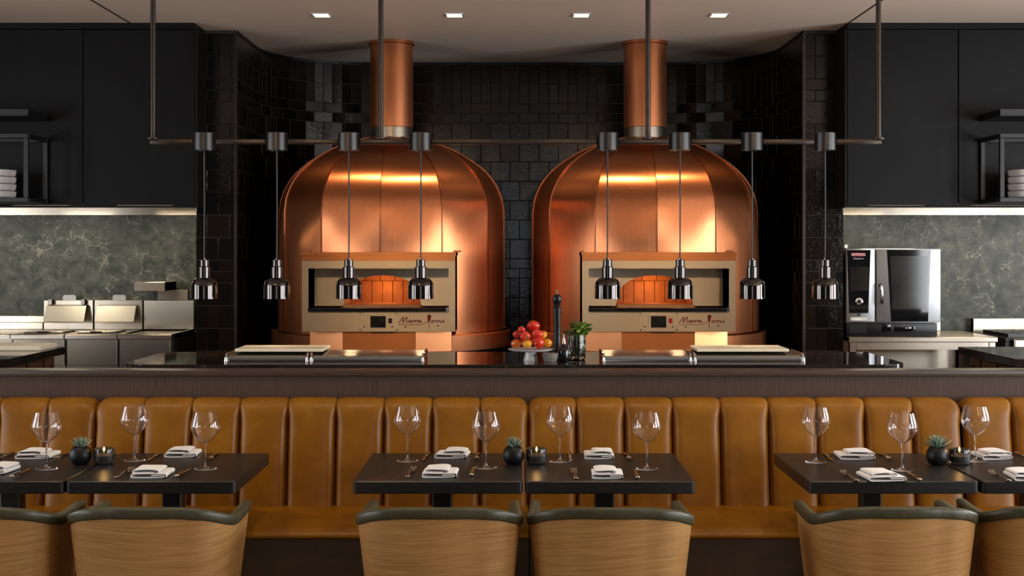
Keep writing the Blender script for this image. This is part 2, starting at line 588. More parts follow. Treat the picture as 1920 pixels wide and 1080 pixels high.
for side, c, w in [('R', *q) for q in WIN_R] + [('L', *q) for q in WIN_L] + [('B', *q) for q in WIN_B]:
    wi += 1
    mb = MB()
    def fb(a0, a1, z0, z1, t0, t1, tgt):
        if side == 'R':
            tgt.box(XR + t0, XR + t1, a0, a1, z0, z1)
        elif side == 'L':
            tgt.box(XL - t1, XL - t0, a0, a1, z0, z1)
        else:
            tgt.box(a0, a1, YB - t1, YB - t0, z0, z1)
    a, b = c - w / 2, c + w / 2
    fb(a, a + 0.06, 0.7, 2.8, 0.03, 0.12, mb); fb(b - 0.06, b, 0.7, 2.8, 0.03, 0.12, mb)
    fb(a + 0.06, b - 0.06, 0.7, 0.76, 0.03, 0.12, mb); fb(a + 0.06, b - 0.06, 2.74, 2.8, 0.03, 0.12, mb)
    fb(c - 0.025, c + 0.025, 0.76, 2.74, 0.04, 0.11, mb)
    wo = struct('window_%d' % wi, mb, 'black_metal')
    for p0, p1 in ((a + 0.06, c - 0.025), (c + 0.025, b - 0.06)):
        g_ = MB(); fb(p0, p1, 0.76, 2.74, 0.07, 0.076, g_)
        obj('pane', g_, 'window_glass', wo)

# ------------------------------------------------------------------ tiled alcove
PITCH = 0.178
ROWS = []
z = 3.405
for kind, cnt in (('V', 2), ('H', 2), ('S', 7), ('H', 2), ('V', 5)):
    for k in range(cnt):
        h = PITCH / 2 if kind == 'H' else PITCH
        ROWS.append((kind, z - h, z, k, z - h < 0.90))
        z -= h
ZLOW = z
def tile_mesh(w, h, var):
    g, b, t = 0.0022, 0.0022, 0.007
    a, c = w / 2 - g, h / 2 - g
    mb = MB()
    vs = [(-a, 0, -c), (a, 0, -c), (a, 0, c), (-a, 0, c), (-a, -t + b, -c), (a, -t + b, -c), (a, -t + b, c), (-a, -t + b, c),
          (-a + b, -t, -c + b), (a - b, -t, -c + b), (a - b, -t, c - b), (-a + b, -t, c - b)]
    fs = [(0, 1, 5, 4), (1, 2, 6, 5), (2, 3, 7, 6), (3, 0, 4, 7), (4, 5, 9, 8), (5, 6, 10, 9), (6, 7, 11, 10), (7, 4, 8, 11), (8, 9, 10, 11)]
    mb.add(vs, fs)
    return mb
TW = {'V': PITCH / 2, 'H': PITCH, 'S': PITCH}
TM = {}
def tile_of(w, h):
    key = (round(w, 3), round(h, 3))
    if key not in TM:
        TM[key] = tile_mesh(w, h, 0).mesh('tile', 'tile_glaze')
    return TM[key]

def tile_wall(parent, path, L):
    """path(s) -> (x, y, outward angle); tiles face (nx, ny)."""
    low = MB()
    for kind, z0, z1, k, hidden in ROWS:
        w = TW[kind]
        off = (w / 2 if k % 2 else 0.0) if kind in 'SH' else 0.0
        s = -off
        while s < L - 0.012:
            a, b = max(s, 0), min(s + w, L)
            s += w
            if b - a < 0.02:
                continue
            x, y, ang = path((a + b) / 2)
            tz, tx = R(rnd.uniform(-0.7, 0.7)), R(rnd.uniform(-0.7, 0.7))
            if hidden:
                rot = Matrix.Rotation(ang, 3, 'Z')
                t = tile_mesh(b - a, z1 - z0, 0)
                low.add([rot @ Vector(v) + Vector((x, y, (z0 + z1) / 2)) for v in t.v], t.f)
                continue
            o = obj('tile', tile_of(b - a, z1 - z0), None, parent, (x, y, (z0 + z1) / 2))
            o.rotation_euler = (tx, 0, ang + tz)
    lo = obj('lower_tiles', low, 'tile_glaze', parent)
    lo['kind'] = 'stuff'

XA, XB = -2.19, 2.27             # inner faces of the two pillars
RC, YC, YW = 0.90, 11.27, 12.17  # curve radius, curve start, back wall
YP = 10.43
CA, CB = XA + RC, XB - RC
# flat back wall
wb = struct('wall_back', MB().box(CA, CB, YW, YF, 0, CEIL), 'grout', 'black tiled flat wall behind the copper ovens')
tile_wall(wb, lambda s: (CA + s, YW, 0.0), CB - CA)
def curve_shell(left):
    xi = XA if left else XB
    sg = -1 if left else 1
    cx = CA if left else CB
    inner = [(xi, YP), (xi, YC)]
    for i in range(1, 17):
        t = PI / 2 * i / 16
        inner.append((cx + sg * RC * math.cos(t), YC + RC * math.sin(t)))
    outer = [(cx, YF - 0.001), (xi + sg * 0.30, YF - 0.001), (xi + sg * 0.30, YP)]
    return MB().prism(inner + outer, 0, CEIL, 'Z')
ARC = PI / 2 * RC
def path_left(s):
    d = YC - YP
    if s < d:
        return (XA, YP + s, R(90))
    t = (s - d) / RC
    return (CA - RC * math.cos(t), YC + RC * math.sin(t), R(90) - t)
def path_right(s):
    x, y, a = path_left(s)
    return (XA + XB - x, y, -a)
wl = struct('wall_curve_left', curve_shell(True), 'grout', 'curved black tiled wall left of the ovens')
tile_wall(wl, path_left, YC - YP + ARC)
wr = struct('wall_curve_right', curve_shell(False), 'grout', 'curved black tiled wall right of the ovens')
tile_wall(wr, path_right, YC - YP + ARC)
# pillar faces
for nm, x0, x1, edge in (('wall_pillar_left', XA - 0.31, XA, XA), ('wall_pillar_right', XB, XB + 0.31, XB)):
    pb = struct(nm, MB().box(x0, x1, YP - 0.03, YP - 0.001, 0, CEIL), 'grout', 'narrow black tiled pillar face beside the kitchen hood')
    tile_wall(pb, lambda s, x0=x0: (x0 + s, YP - 0.03, 0.0), x1 - x0)
    obj('edge_trim', MB().box(edge - 0.012, edge + 0.012, YP - 0.043, YP - 0.0292, ZLOW, 3.405), 'bronze_bar', pb)
def cove(left):
    p = path_left if left else path_right
    pts = []
    for i in range(21):
        x, y, a = p((YC - YP + ARC) * i / 20)
        pts.append((x, y))
    return pts
tr = MB()
L_ = cove(True)
Rr = cove(False)
line = L_ + Rr[::-1]
for (xa, ya), (xb, yb) in zip(line[:-1], line[1:]):
    d = Vector((xb - xa, yb - ya, 0)); 
    if d.length < 1e-5: continue
    d.normalize(); n_ = Vector((d.y, -d.x, 0)) * 0.012
    tr.add([(xa, ya, 3.405), (xb, yb, 3.405), (xb + n_.x, yb + n_.y, 3.405), (xa + n_.x, ya + n_.y, 3.405),
            (xa, ya, CEIL - .0005), (xb, yb, CEIL - .0005), (xb + n_.x, yb + n_.y, CEIL - .0005), (xa + n_.x, ya + n_.y, CEIL - .0005)],
           [(0, 1, 2, 3), (4, 7, 6, 5), (3, 2, 6, 7), (0, 4, 5, 1)])
struct('trim_1', tr, 'black_matte', 'thin black trim where the tiles meet the ceiling')

# ------------------------------------------------------------------ stone splashbacks
YS = 11.15
for nm, x0, x1, joints in (('wall_stone_left', XL, XA - 0.31, (-4.45,)), ('wall_stone_right', XB + 0.31, XR, (4.6,))):
    struct(nm, MB().box(x0, x1, YS, YS + 0.10, 0, 2.012), 'green_stone', 'green grey veined stone splashback under the hood')

# ------------------------------------------------------------------ hood cabinets
def hood(left):
    sg = -1 if left else 1
    xin = -2.43 if left else 2.525
    xout = XL if left else XR
    x0, x1 = min(xin, xout), max(xin, xout)
    yf = 10.06
    t = thing('kitchen_hood', ('black panelled kitchen hood above the fryers' if left else 'black panelled kitchen hood above the combination oven'), 'hood', ((x0 + x1) / 2, yf, 2.04))
    ox, oy, oz = t.location
    def B(a, b, c, d, e, f, bev=0.0):
        return MB().box(a - ox, b - ox, c - oy, d - oy, e - oz, f - oz, bev)
    # body shell: side, back and top carcass behind the front panels
    body = B(x0, x1, yf + 0.02, YS + 0.12, 2.10, CEIL - 0.002)
    obj('body', body, 'hood_black', t)
    seam = -3.28 if left else at(1797, 300, yf).x
    s2 = seam + sg * 0.86
    s3 = s2 + sg * 0.86
    cuts = [xin, seam, s2, s3, xout]
    for a, b in zip(cuts[:-1], cuts[1:]):
        lo, hi = min(a, b) + 0.004, max(a, b) - 0.004
        obj('panel', B(lo, hi, yf, yf + 0.019, 2.045, 3.38, 0.002), 'hood_black', t)
    obj('top_rail', B(x0, x1, yf - 0.012, yf + 0.02, 3.382, CEIL - 0.003, 0.002), 'hood_black', t)
    obj('lower_rim', B(x0, x1, yf - 0.004, yf + 0.03, 2.028, 2.044, 0.002), 'hood_black', t)
    e0 = xin
    obj('end_panel', B(min(e0, e0 - sg * 0.018), max(e0, e0 - sg * 0.018), yf, YP - 0.05, 2.028, 3.38, 0.002), 'hood_black', t)
    # steel lining seen from below
    obj('steel_lining', B(x0, x1, yf + 0.03, YS - 0.001, 2.06, 2.099), 'steel', t)
    obj('steel_upstand', B(x0 if left else XB + .31, XA - .31 if left else x1, YS - 0.012, YS, 2.0, 2.06), 'steel', t)
    w = 0.42
    k = 0
    x = xin + sg * 0.50
    while abs(x) < 5.6:
        ln = obj('lamp_lens', B(x - w / 2, x + w / 2, yf + 0.40, yf + 0.62, 2.050, 2.059), 'hood_lens', t)
        area('hood_lamp', (x, yf + 0.51, 2.044), (0, 0, 0), w, 0.2, 6.5, (1.0, 0.86, 0.64))
        x += sg * 0.82
    return t
hood(True)
hood(False)

# ------------------------------------------------------------------ copper pizza ovens
DOME = [(0.93, 2.014), (0.908, 2.138), (0.846, 2.267), (0.753, 2.373), (0.611, 2.475), (0.43, 2.564), (0.20, 2.63)]
OY = 11.0
ZB = 1.04
def oven(cx, label, lit_knob):
    t = thing('pizza_oven', label, 'oven', (cx, OY, 0.0))
    prof = [(0.93, ZB + (2.014 - ZB) * i / 8) for i in range(8)]
    prof += [(p.x, p.y) for p in smooth_path([(a, b, 0) for a, b in DOME], 4)]
    NG = 12
    half = PI / NG
    def surf(th, r, z, grow=0.0):
        """th in radians from the front (-Y)."""
        k = round(th / (2 * half) - 0.5)
        mid = (k + 0.5) * 2 * half
        flat = math.cos(half) / max(0.2, math.cos(th - mid))
        # round drum below, flat-sided gores above the shoulder
        q = min(1, max(0, (z - 1.72) / 0.30))
        q = q * q * (3 - 2 * q)
        q2 = 0.85 * q + 0.04
        rr = r * (1 - q2 + q2 * flat) + grow
        return (rr * math.sin(th), -rr * math.cos(th), z)
    for g in range(NG):
        a0 = g * 2 * half
        mb = MB()
        def fn(u, v):
            i = v * (len(prof) - 1)
            r, z = prof[int(round(i))]
            e = 1e-4
            return surf(a0 + e + u * (2 * half - 2 * e), r, z)
        mb.grid(fn, 8, len(prof) - 1)
        if g in (0, 1, 10, 11):      # cut the opening for the front box
            def keep(f_):
                c_ = sum((Vector(mb.v[i_]) for i_ in f_), Vector()) / 4
                return not (abs(c_.x) < 0.57 and c_.z < 1.649 and c_.y < 0)
            mb.f = [f_ for f_ in mb.f if keep(f_)]
        obj('dome_panel', mb, 'copper', t, angle=80)
        # standing seam on each meridian
        sm = MB()
        w = 0.0045
        vs, fs = [], []
        sprof = [q_ for q_ in prof if not (g in (0, 1, 11) and q_[1] < 1.64)]
        for r, z in sprof:
            p = Vector(surf(a0 + 1e-4, r, z))
            rad = Vector((math.sin(a0), -math.cos(a0), 0))
            tan = Vector((math.cos(a0), math.sin(a0), 0))
            for du, dr in ((-w, -0.01), (-w * .8, 0.009), (w * .8, 0.009), (w, -0.01)):
                vs.append(p + tan * du + rad * dr + Vector((0, 0, dr * 0.7 if z > 2.1 else 0)))
        for i in range(len(sprof) - 1):
            for k in range(3):
                fs.append((i * 4 + k, i * 4 + k + 1, i * 4 + k + 5, i * 4 + k + 4))
        sm.add(vs, fs)
        obj('dome_seam', sm, 'copper_seam', t)
    # base ring and dark stand
    obj('base_ring', MB().lathe([(0.9, 0.925), (0.985, 0.925), (0.985, ZB + 0.005), (0.975, ZB + 0.016), (0.90, ZB + 0.016)], 64), 'copper', t)
    obj('stand', MB().cyl(0.90, 0.90, 0.0, 0.925, 48), 'black_metal', t)
    # flue
    obj('flue_collar', MB().lathe([(0.205, 2.585), (0.205, 2.63), (0.172, 2.635), (0.172, 2.73), (0.16, 2.73)], 40), 'steel_vertical', t)
    obj('flue_pipe', MB().lathe([(0.14, 2.70), (0.178, 2.72), (0.178, CEIL - 0.03), (0.19, CEIL - 0.025), (0.19, CEIL - 0.001), (0.12, CEIL - .001)], 48), 'copper', t)
    # front box, local y: front face at -1.05
    hw, yf = 0.576, -1.05
    z0, z1, zt = 1.091, 1.624, 1.688
    ox0, ox1, oz0, oz1 = -0.527, 0.527, 1.273, 1.566
    fr = obj('front_frame', MB().box(-hw, ox0, yf, yf + 0.03, z0, z1).box(ox1, hw, yf, yf + 0.03, z0, z1).box(ox0, ox1, yf, yf + 0.03, oz1, z1).box(ox0, ox1, yf, yf + 0.03, z0, oz0 - 0.03), 'oven_steel', t)
    obj('cowl', MB().box(-hw, hw, yf - 0.004, yf + 0.52, z1 + 0.001, z1 + 0.04).box(-hw - 0.006, hw + 0.006, yf - 0.012, yf + 0.52, z1 + 0.0405, zt), 'copper_flat', t)
    obj('cowl_flange', MB().box(-hw + 0.0, hw + 0.03, yf + 0.30, yf + 0.60, zt + 0.001, zt + 0.014), 'copper_flat', t)
    for s in (-1, 1):
        obj('cowl_side', MB().box(min(s * hw, s * (hw - 0.02)), max(s * hw, s * (hw - 0.02)), yf + 0.031, yf + 0.52, z0, z1), 'copper_flat', t)
    # recess with arched mouth
    yb = yf + 0.30
    rc = MB()
    rc.box(ox0 - 0.01, ox0, yf + 0.03, yb, oz0 - 0.03, oz1 + 0.0).box(ox1, ox1 + 0.01, yf + 0.03, yb, oz0 - 0.03, oz1)
    rc.box(ox0, ox1, yf + 0.03, yb, oz1, oz1 + 0.01)
    obj('recess', rc, 'oven_steel', t)
    aw, ah = 0.295, 0.235   # mouth half width and height
    arch = []
    for i in range(25):
        u = -1 + 2 * i / 24
        arch.append((aw * u, oz0 + 0.03 + (ah - 0.03) * math.sqrt(max(0, 1 - abs(u) ** 2.4))))
    bp = MB()
    top = [(aw * (-1 + 2 * i / 24), oz1) for i in range(25)]
    vs = [(x, yb, zz) for x, zz in arch] + [(x, yb, zz) for x, zz in top] + [(x, yb + 0.02, zz) for x, zz in arch]
    fs = [(i, i + 1, 26 + i, 25 + i) for i in range(24)] + [(i, 50 + i, 51 + i, i + 1) for i in range(24)]
    bp.add(vs, fs)
    bp.box(ox0, -aw, yb, yb + 0.02, oz0, oz1).box(aw, ox1, yb, yb + 0.02, oz0, oz1)
    obj('mouth_plate', bp, 'oven_steel', t)
    # fire-brick chamber behind the mouth
    ch = MB()
    for sgn in (-1, 1):
        ch.box(min(sgn * aw, sgn * (aw + 0.03)), max(sgn * aw, sgn * (aw + 0.03)), yb + 0.02, yb + 0.42, oz0 - 0.02, oz0 + 0.2)
    def vault(u, v):
        i = u * 24
        x, zz = arch[int(round(i))]
        return (x * 1.04, yb + 0.02 + v * 0.40, zz + 0.008)
    ch.grid(vault, 24, 2)
    obj('brick_vault', ch, 'fire_brick', t)
    nb = 7
    for i in range(nb):
        x0_ = -aw + 2 * aw * i / nb
        x1_ = -aw + 2 * aw * (i + 1) / nb
        obj('fire_brick', MB().box(x0_ + 0.002, x1_ - 0.002, yb + 0.40, yb + 0.44, oz0 - 0.02, oz0 + ah * 0.78, 0.003), 'fire_brick', t)
    for i in range(5):
        x0_ = -aw + 2 * aw * i / 5
        obj('fire_brick', MB().box(x0_ + 0.002, x0_ + 2 * aw / 5 - 0.002, yb + 0.405, yb + 0.445, oz0 + ah * 0.78 + 0.002, oz0 + ah + 0.02, 0.003), 'fire_brick', t)
    obj('hearth_sill', MB().box(-aw - 0.005, aw + 0.005, yb - 0.06, yb + 0.44, oz0 - 0.028, oz0 + 0.012, 0.006), 'fire_brick', t)
    obj('landing_shelf', MB().box(ox0, ox1, yf - 0.025, yb, oz0 - 0.0285, oz0 - 0.012).box(ox0, ox1, yf - 0.03, yf - 0.005, oz0 - 0.0305, oz0 - 0.002, 0.004), 'black_gloss', t)
    for x in (ox1 - 0.02,):
        obj('shelf_end', MB().box(x, x + 0.02, yf - 0.033, yf - 0.004, oz0 - 0.031, oz0 - 0.001, 0.002), 'chrome', t)
    # steel control strip
    def fx(p): return (p - 743.0) / 4.91 / 249.6     # picture detail scale -> metres from the box centre
    def fz(p): return 1.7 - ((440 + p / 4.91) - 470) / 249.6
    obj('control_plate', MB().box(fx(560), fx(925), yf - 0.004, yf - 0.0005, fz(888), fz(715), 0.001), 'oven_steel', fr)
    bz = obj('display_bezel', MB().box(fx(645), fx(825), yf - 0.008, yf - 0.0042, fz(862), fz(740), 0.002), 'oven_steel', t)
    obj('screen', MB().box(fx(668), fx(810), yf - 0.0095, yf - 0.0082, fz(855), fz(748)), 'display_screen', bz)
    for (bx_, bz_) in ((575, 730), (575, 875), (910, 730), (910, 875), (612, 848), (870, 848), (990, 848), (1290, 838)):
        obj('screw', MB().cyl(0.006, 0.005, 0, 0.003, 10, (fx(bx_), yf - 0.004 if bx_ < 925 else yf, fz(bz_)), 'Y'), 'chrome', fr)
    kn = obj('switch', MB().box(fx(833), fx(868), yf - 0.008, yf - 0.0042, fz(815), fz(770), 0.002), 'red_enamel' if lit_knob else 'black_plastic', t)
    obj('switch_cap', MB().cyl(0.012, 0.010, 0, 0.012, 14, (fx(850), yf - 0.008, fz(795)), 'Y'), 'red_enamel' if lit_knob else 'chrome', kn)
    # script lettering on the steel strip
    strokes = [
        [(930, 812), (948, 787), (973, 757), (968, 788), (967, 808), (986, 780), (1004, 757), (1000, 784), (1002, 804), (1014, 805)],
        [(1042, 790), (1030, 787), (1019, 797), (1022, 808), (1034, 803), (1042, 790), (1042, 803), (1051, 808), (1061, 790), (1072, 790), (1073, 806), (1086, 790), (1098, 790), (1099, 806)],
        [(1130, 790), (1118, 787), (1107, 797), (1110, 808), (1122, 803), (1130, 790), (1131, 804), (1143, 808)],
        [(925, 827), (1000, 827), (1090, 827), (1150, 823), (1180, 806), (1198, 798)],
        [(1212, 866), (1206, 835), (1203, 800), (1198, 765), (1206, 744), (1217, 752), (1213, 780), (1204, 806)],
        [(1242, 789), (1229, 795), (1228, 808), (1241, 810), (1250, 800), (1243, 789), (1258, 797), (1266, 790), (1274, 789), (1273, 806)],
        [(1288, 790), (1288, 809), (1296, 792), (1308, 790), (1311, 806), (1324, 806), (1340, 790), (1338, 806), (1349, 806)],
        [(1353, 772), (1357, 770)],
    ]
    lg = MB()
    for k, st in enumerate(strokes):
        pts = [Vector((fx(a), yf - 0.0022, fz(b))) for a, b in st]
        pts = smooth_path(pts, 5) if len(pts) > 2 else pts
        if k == 4:
            rr = [0.0020 + 0.0060 * max(0, math.sin(PI * max(0, (i / len(pts) - 0.25) / 0.75))) for i in range(len(pts))]
        else:
            rr = 0.0028 if k != 3 else 0.0017
        lg.tube(pts, rr, 6, up=(0, 1, 0))
    lo = obj('brand_lettering', lg, 'logo_red', t)
    lo['label'] = 'dark red handwritten lettering on the steel strip'
    # copper apron under the steel front
    obj('apron', MB().box(-0.275, 0.275, yf + 0.035, yf + 0.14, 0.935, z0 - 0.002), 'copper_flat', t)
    for s in (-1, 1):
        obj('apron_wing', MB().prism([(s * 0.2755, yf + 0.045), (s * 0.2755, yf + 0.14), (s * 0.54, yf + 0.24), (s * 0.54, yf + 0.16)], 0.935, z0 - 0.003, 'Z'), 'copper_flat', t)
    obj('vent_slot', MB().box(-0.06, 0.12, yf + 0.01, yf + 0.03, z0 - 0.008, z0 - 0.0005), 'black_metal', t)
    point('oven_fire', (cx, OY + yb + 0.26, oz0 + 0.15), 1.1, (1.0, 0.55, 0.22), 0.05)
    return t
oven(-1.022, 'copper domed pizza oven left of the tomatoes', False)
oven(1.083, 'copper domed pizza oven right of the herb jar', True)

# ------------------------------------------------------------------ lamp rail and heat lamps
YL = 7.5
SL = F / YL
def lx(px): return (px - VX) / SL
def lz(py): return CAMH - (py - VY) / SL
t = thing('lamp_rail', 'dark bronze ceiling-hung rail carrying the row of heat lamps', 'rail', (lx(965), YL, lz(266)))
o = t.location.copy()
r = 0.0145
cross = [(lx(287) + 0.0, 0), (lx(1647), 0)]
lamp_px = [383, 519, 654, 789, 1139, 1275, 1410, 1547]
ends_ = [lx(287) - r] + [v for p_ in lamp_px for v in (lx(p_) - 0.0605, lx(p_) + 0.0605)] + [lx(1647) + r]
for a_, b_ in zip(ends_[0::2], ends_[1::2]):
    obj('crossbar', MB().box(a_, b_, -r, r, -r, r, 0.004, 2), 'bronze_bar', t)
for px in (287, 714, 1215, 1647):
    rod = obj('drop_rod', MB().cyl(0.0148, 0.0148, r + 0.0005, CEIL - o.z - 0.012, 16, (lx(px), 0, 0)), 'bronze_bar', t)
    obj('ceiling_plate', MB().cyl(0.05, 0.05, CEIL - o.z - 0.012, CEIL - o.z - 0.0005, 20, (lx(px), 0, 0)), 'bronze_bar', rod)
    obj('rod_collar', MB().cyl(0.034, 0.034, r + 0.0002, r + 0.008, 16, (lx(px), 0, 0)), 'bronze_bar', rod)

def heat_lamp(label):
    t = thing('heat_lamp', label, 'heat lamp', (0, 0, 0), 0, 'heat lamps on the bronze rail')
    zt = lz(249) - lz(266); zb_ = lz(282) - lz(266)
    obj('mount', MB().lathe([(0.0001, zb_ + 0.004), (0.05, zb_ + 0.004), (0.05, zb_ + 0.0), (0.0605, zb_), (0.0605, zt - 0.003), (0.0575, zt), (0.0001, zt)], 32), 'graphite', t)
    z487, z500, z520, z560 = (lz(p) - lz(266) for p in (487, 500, 520, 560))
    obj('cord', MB().tube([(0, 0, zb_ + 0.004), (0.0015, 0, zb_ * 0.5 + z487 * 0.5), (0, 0, z487)], 0.0042, 8), 'cord_black', t)
    obj('socket', MB().cyl(0.008, 0.008, z487, z487 + 0.008, 10).cyl(0.0255, 0.0255, z500, z487, 24, bev=0.002).cyl(0.033, 0.033, z520 - 0.006, z500 - 0.0005, 24, bev=0.002), 'dark_chrome', t)
    H = z520 - z560
    outer = [(0.030, z520 - 0.002)]
    for i in range(1, 9):
        a = PI / 2 * i / 8
        outer.append((0.030 + 0.0425 * math.sin(a), z520 - 0.002 - 0.048 * (1 - math.cos(a))))
    outer += [(0.0725, z560 + 0.004), (0.0735, z560 + 0.0035), (0.0735, z560)]
    inner = [(r_ - 0.002, z_ - (0.002 if i < 9 else 0)) for i, (r_, z_) in enumerate(outer)][::-1]
    sh = obj('shade', MB().lathe(outer + inner, 40, closed=True), 'dark_chrome', t)
    obj('bulb', MB().lathe([(0.0001, z520 - 0.02), (0.014, z520 - 0.03), (0.034, z520 - 0.075), (0.040, z520 - 0.088), (0.033, z520 - 0.098), (0.0001, z520 - 0.102)], 20), 'heat_bulb', t)
    return t
lamp_px = [383, 519, 654, 789, 1139, 1275, 1410, 1547]
lamp_lab = ['heat lamp hanging in front of the left tiled pillar', 'heat lamp hanging before the left edge of the left oven', 'heat lamp over the left end of the left oven window', 'heat lamp over the right end of the left oven window',
            'heat lamp over the left end of the right oven window', 'heat lamp over the right end of the right oven window', 'heat lamp hanging before the right edge of the right oven', 'heat lamp hanging in front of the right tiled pillar']
proto = None
for px, lb in zip(lamp_px, lamp_lab):
    if proto is None:
        proto = heat_lamp(lb); h_ = proto
    else:
        h_ = dup(proto, label=lb)
    h_.location = (lx(px), YL, lz(266))
    spot('heat_lamp_light', (lx(px), YL, lz(556)), (lx(px), YL, 1.0), 4.0, (1.0, 0.76, 0.50), 125, 0.6, 0.03)
    h_.rotation_euler = (0, 0, rnd.uniform(-0.2, 0.2))

# ------------------------------------------------------------------ ceiling downlights
for i, px in enumerate((603, 852, 1090, 1348)):
    p = at(px, 28, 9.72)
    t = thing('downlight', ['recessed ceiling downlight farthest left of the row', 'recessed ceiling downlight near the left flue', 'recessed ceiling downlight near the right flue', 'recessed ceiling downlight farthest right of the row'][i], 'downlight', (p.x, 9.72, CEIL), 0, 'recessed downlights before the ovens')
    w, d = 0.066, 0.075
    obj('trim_frame', MB().box(-w, w, -d, -d + 0.012, -0.006, -0.0005).box(-w, w, d - 0.012, d, -0.006, -0.0005).box(-w, -w + 0.012, -d + 0.012, d - 0.012, -0.006, -0.0005).box(w - 0.012, w, -d + 0.012, d - 0.012, -0.006, -0.0005), 'ceramic', t)
    obj('lens', MB().box(-w + 0.0125, w - 0.0125, -d + 0.0125, d - 0.0125, -0.004, -0.0008), 'downlight_lens', t)
    spot('downlight_beam', (p.x, 9.72, CEIL - 0.02), (p.x * 0.95, 10.15, 1.2), 85, WARM, 85, 0.8, 0.05)

# dining room downlights and adjustable spots, above the camera's frame
for k, (x, y, pw) in enumerate(((-2.4, 5.2, 42), (-0.9, 5.2, 42), (0.6, 5.2, 42), (2.1, 5.2, 42), (-1.5, 3.2, 45), (1.5, 3.2, 45))):
    solo('downlight', MB().lathe([(0.0001, -0.004), (0.05, -0.004), (0.06, -0.008), (0.065, -0.0005), (0.0001, -0.0005)], 20), 'downlight_lens', 'round dining room downlight, %s' % ('leftmost above the tables', 'second from the left above the tables', 'third from the left above the tables', 'rightmost above the tables', 'left one behind the chairs', 'right one behind the chairs')[k], 'downlight', (x, y, CEIL), 0, 'dining room downlights')
    spot('dining_beam', (x, y, CEIL - 0.02), (x, y + 0.5, 0.5), pw, WARM2, 90, 0.8, 0.06)
for k, x in enumerate((-1.87, -1.19, 1.26, 2.17)):
    t = thing('track_spot', 'ceiling spotlight turned to the ovens, %s of the four' % ('leftmost', 'second from the left', 'third from the left', 'rightmost')[k], 'spotlight', (x, 3.0, CEIL), 0, 'ceiling spotlights turned to the ovens')
    obj('ceiling_base', MB().cyl(0.045, 0.045, -0.02, -0.0005, 20), 'black_metal', t)
    obj('lamp_head', MB().lathe([(0.0001, -0.0205), (0.04, -0.0205), (0.045, -0.10), (0.041, -0.10), (0.037, -0.03), (0.0001, -0.03)], 20), 'black_metal', t)
    spot('oven_beam', (x, 3.0, CEIL - 0.125), (x * 0.59, 9.95, 1.45), 80, WARM, 26, 0.9, 0.04)

# ------------------------------------------------------------------ partition wall behind the banquette
YWF = 6.62
pw_ = struct('wall_partition', MB().box(-4.2, 4.2, YWF, 6.74, 0, 1.074), 'dark_oak', 'dark oak low wall behind the tan banquette')
struct('trim_2', MB().box(-4.2, 4.2, YWF - 0.02, 6.76, 1.0745, 1.102, 0.004, 2), 'dark_oak_long', 'dark oak ledge capping the low wall')

# ------------------------------------------------------------------ marble pass counter
def rounded_rect(x0, x1, y0, y1, rf, rb=0.01, n=8):
    pts = []
    for cx, cy, r_, a in ((x1 - rf, y0 + rf, rf, -90), (x1 - rb, y1 - rb, rb, 0), (x0 + rb, y1 - rb, rb, 90), (x0 + rf, y0 + rf, rf, 180)):
        for i in range(n + 1):
            t_ = R(a + 90 * i / n)
            pts.append((cx + r_ * math.cos(t_), cy + r_ * math.sin(t_)))
    return pts
HC = 1.115
t = thing('pass_counter', 'dark polished marble pass counter behind the low oak wall', 'counter', (0, 7.24, 0))
obj('marble_top', MB().prism(rounded_rect(-2.03, 2.03, 6.80 - 7.24, 7.66 - 7.24, 0.14), HC - 0.032, HC, 'Z'), 'dark_marble', t)
obj('body', MB().box(-1.9, 1.9, 6.92 - 7.24, 7.58 - 7.24, 0, HC - 0.0325), 'island_wood', t)

def island(left):
    sg = -1 if left else 1
    xi = -2.73 if left else 2.70
    xo = -4.6 if left else 4.6
    x0, x1 = min(xi, xo), max(xi, xo)
    y0, y1 = 7.16, 8.07
    t = thing('prep_island', 'dark topped wooden prep island at the far %s of the kitchen' % ('left' if left else 'right'), 'island', ((x0 + x1) / 2, (y0 + y1) / 2, 0))
    ox, oy = t.location.x, t.location.y
    obj('worktop', MB().box(x0 - ox, x1 - ox, y0 - oy, y1 - oy, HC - 0.045, HC, 0.004), 'dark_marble', t)
    bx0, bx1 = (x0, x1 - 0.06) if left else (x0 + 0.06, x1)
    obj('body', MB().box(bx0 - ox, bx1 - ox, y0 + 0.06 - oy, y1 - 0.05 - oy, 0, HC - 0.0455), 'island_wood', t)
    fx_ = (bx1 if left else bx0) - ox
    for a, b in ((y0 + 0.09, y0 + 0.36), (y0 + 0.39, y0 + 0.63), (y0 + 0.66, y0 + 0.83)):
        p = MB()
        s0, s1 = (fx_, fx_ + 0.014) if left else (fx_ - 0.014, fx_)
        a -= oy; b -= oy
        p.box(s0, s1, a, a + 0.03, 0.12, HC - 0.06).box(s0, s1, b - 0.03, b, 0.12, HC - 0.06).box(s0, s1, a + 0.03, b - 0.03, 0.12, 0.16).box(s0, s1, a + 0.03, b - 0.03, HC - 0.10, HC - 0.06)
        obj('door_panel', p, 'island_wood', t)
    return t
island(True); island(False)
bl = at(125, 645, 8.0)
solo('cutting_board', MB().box(-0.75, 0.75, -0.14, 0.14, 0, 0.028, 0.004), 'cream_board', 'pale cutting board on the far left island', 'cutting board', (-2.77 - 0.75, 7.88, HC), 0, 'cutting boards')
solo('cutting_board', MB().box(-0.5, 0.5, -0.14, 0.14, 0, 0.028, 0.004), 'cream_board', 'pale cutting board on the far right island', 'cutting board', (2.98 + 0.5, 7.60, HC), 0, 'cutting boards')

